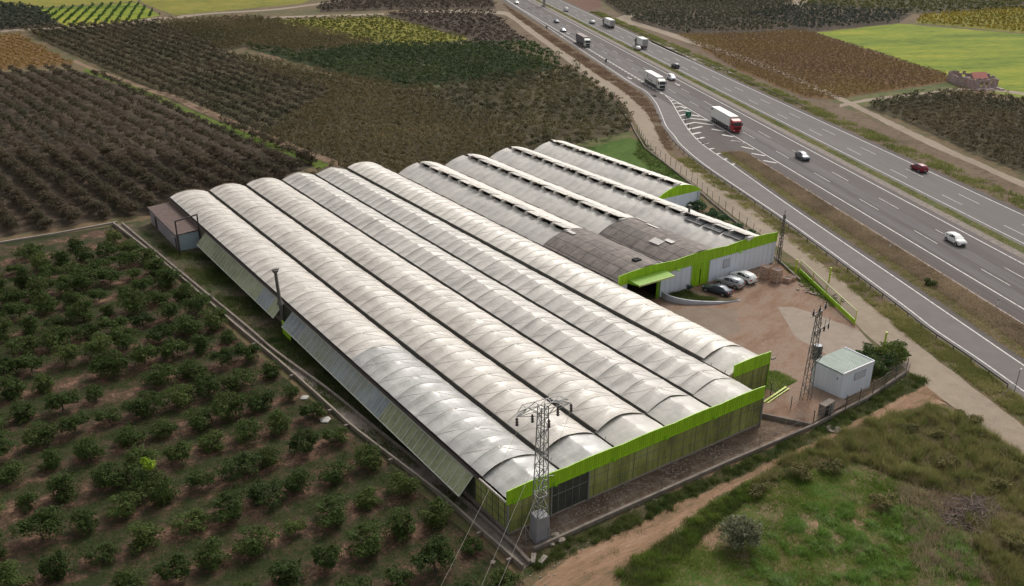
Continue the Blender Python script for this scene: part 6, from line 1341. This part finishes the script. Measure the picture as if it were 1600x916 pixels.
# weed tufts on the crown of the dirt track
P = []
for q, w in zip(resample(dl, 60), resample(dr, 60)):
    c = q.lerp(w, .5); 
    for _ in range(9): P.append((c.x+RNG.normal()*.9, c.y+RNG.normal()*.35))
P = np.array(P); tuft_mass('track_tufts', patchy(P, 20, 2.2, .5)[0], .20, .25, 10, .05, LK, 'sparse weed tufts along the middle of the orange dirt track', 'weeds', 31)
f = MB(); rr = random.Random(31)
for i in range(260):
    q = rr.choice(dl).lerp(rr.choice(dl), .0); x, y = q.x+rr.gauss(0, .8), q.y+rr.gauss(0, .5); s_ = rr.uniform(.03, .10); f.box(x-s_, x+s_, y-s_*.7, y+s_*.7, 0, s_*.9)
tag(f.build('track_stones', M['rubble']), 'small loose stones scattered along the edge of the orange dirt track', 'stones', kind='stuff')

P = seen(scatter(MEAD, 2600, 41)); tuft_mass('straw_tufts', patchy(P, 42, 3.4, .6)[0], .45, .22, 14, .05, LD, 'straw coloured tufts scattered over the green meadow', 'grass', 33, .8)
P = seen(scatter(GP([(1400, 760), (1500, 770), (1600, 800), (1700, 900), (1600, 1000), (1440, 940)]), 1700, 43)); tuft_mass('brown_scrub', patchy(P, 44, 2.6, -.2)[0], .9, .3, 16, .05, LD, 'brown scrubby growth around the brush pile at the right edge', 'scrub', 34, .8)

P = scatter([(79.5, 18.5), (81.5, 18.2), (88.2, 31.5), (89, 38), (86.6, 34), (84.5, 30)], 900, 51); tuft_mass('gate_weeds', patchy(P, 52, 1.8, -.6)[0], .45, .25, 12, .055, LG, 'green weeds growing along the inner foot of the lime gate', 'weeds', 35)
f = MB(); rr = random.Random(77)
for i in range(120):
    x, y = 82.6+rr.gauss(0, .9), 23.5+rr.gauss(0, 1.8); q = rr.uniform(.06, .24); f.box(x-q, x+q, y-q*.8, y+q*.8, 0, q*1.1)
tag(f.build('gate_rubble', M['rubble']), 'heap of grey rubble at the inner foot of the lime gate', 'rubble', kind='stuff')

# clumpy growth on the bank and along the track edge
def clumps(poly, nc, per, sp, seed):
    rng = np.random.default_rng(seed); C = scatter(poly, nc, seed); C = seen(C, 30); r = rng.uniform(.5, 1.4, len(C)); i = np.repeat(np.arange(len(C)), per); D = rng.normal(size=(len(i), 2))*sp*r[i][:, None]
    P = C[i]+D; q = np.exp(-(D**2).sum(1)/(2*(sp*r[i])**2)); return P, (.35+.85*q)*(.6+.5*r[i])
P, h_ = clumps(TALL, 260, 34, .42, 61); tuft_mass('grass_clumps', P, 1.35, .14, 9, .05, leafmat('clump_blades', [(.05, .07, .018), (.10, .115, .035), (.16, .15, .06), (.24, .20, .10)], .4), 'big clumps of tall olive grass forming mounds on the bank', 'grass', 36, .6, h_)
P, h_ = clumps(EDGE, 60, 30, .36, 62); tuft_mass('edge_clumps', P, .65, .14, 9, .05, LG, 'dark green weed clumps along the lower edge of the dirt track', 'weeds', 37, .7, h_)
P, h_ = clumps([(-1.5, -6.3), (45, -6.4), (69, -6.0), (70, -3.4), (45.6, -5.0), (1, -4.3)], 110, 24, .28, 63); tuft_mass('wall_clumps', P, .6, .12, 8, .05, LK, 'weed clumps along the foot of the boundary wall', 'weeds', 38, .7, h_)
HERB = GP([(1240, 790), (1330, 790), (1420, 790), (1500, 840), (1560, 980), (1180, 980), (1150, 910)])
P, h_ = clumps(HERB, 170, 26, .45, 64); tuft_mass('herb_clumps', P, .55, .16, 10, .07, leafmat('pale_herb_leaves', [(.06, .11, .02), (.10, .17, .03), (.14, .21, .06), (.24, .28, .16)], .5), 'fresh green flowering herbs in the lower right meadow', 'weeds', 39, 1.0, h_)
bs = groundmat('bare_orange_soil', [(.17, .11, .07), (.25, .16, .105), (.32, .21, .145)], (.2, 1.2, 5), bump=.1)
sheet('bare_soil', GP([(1075, 800), (1110, 792), (1130, 830), (1110, 862), (1085, 858)]), .020, bs, jag=.25, step=.6)
sheet('bare_soil', GP([(1205, 880), (1240, 825), (1275, 812), (1282, 836), (1250, 872), (1215, 900)]), .020, bs, jag=.25, step=.6)
sheet('bare_soil', GP([(1315, 800), (1370, 786), (1410, 792), (1400, 806), (1340, 822)]), .020, bs, jag=.25, step=.6)
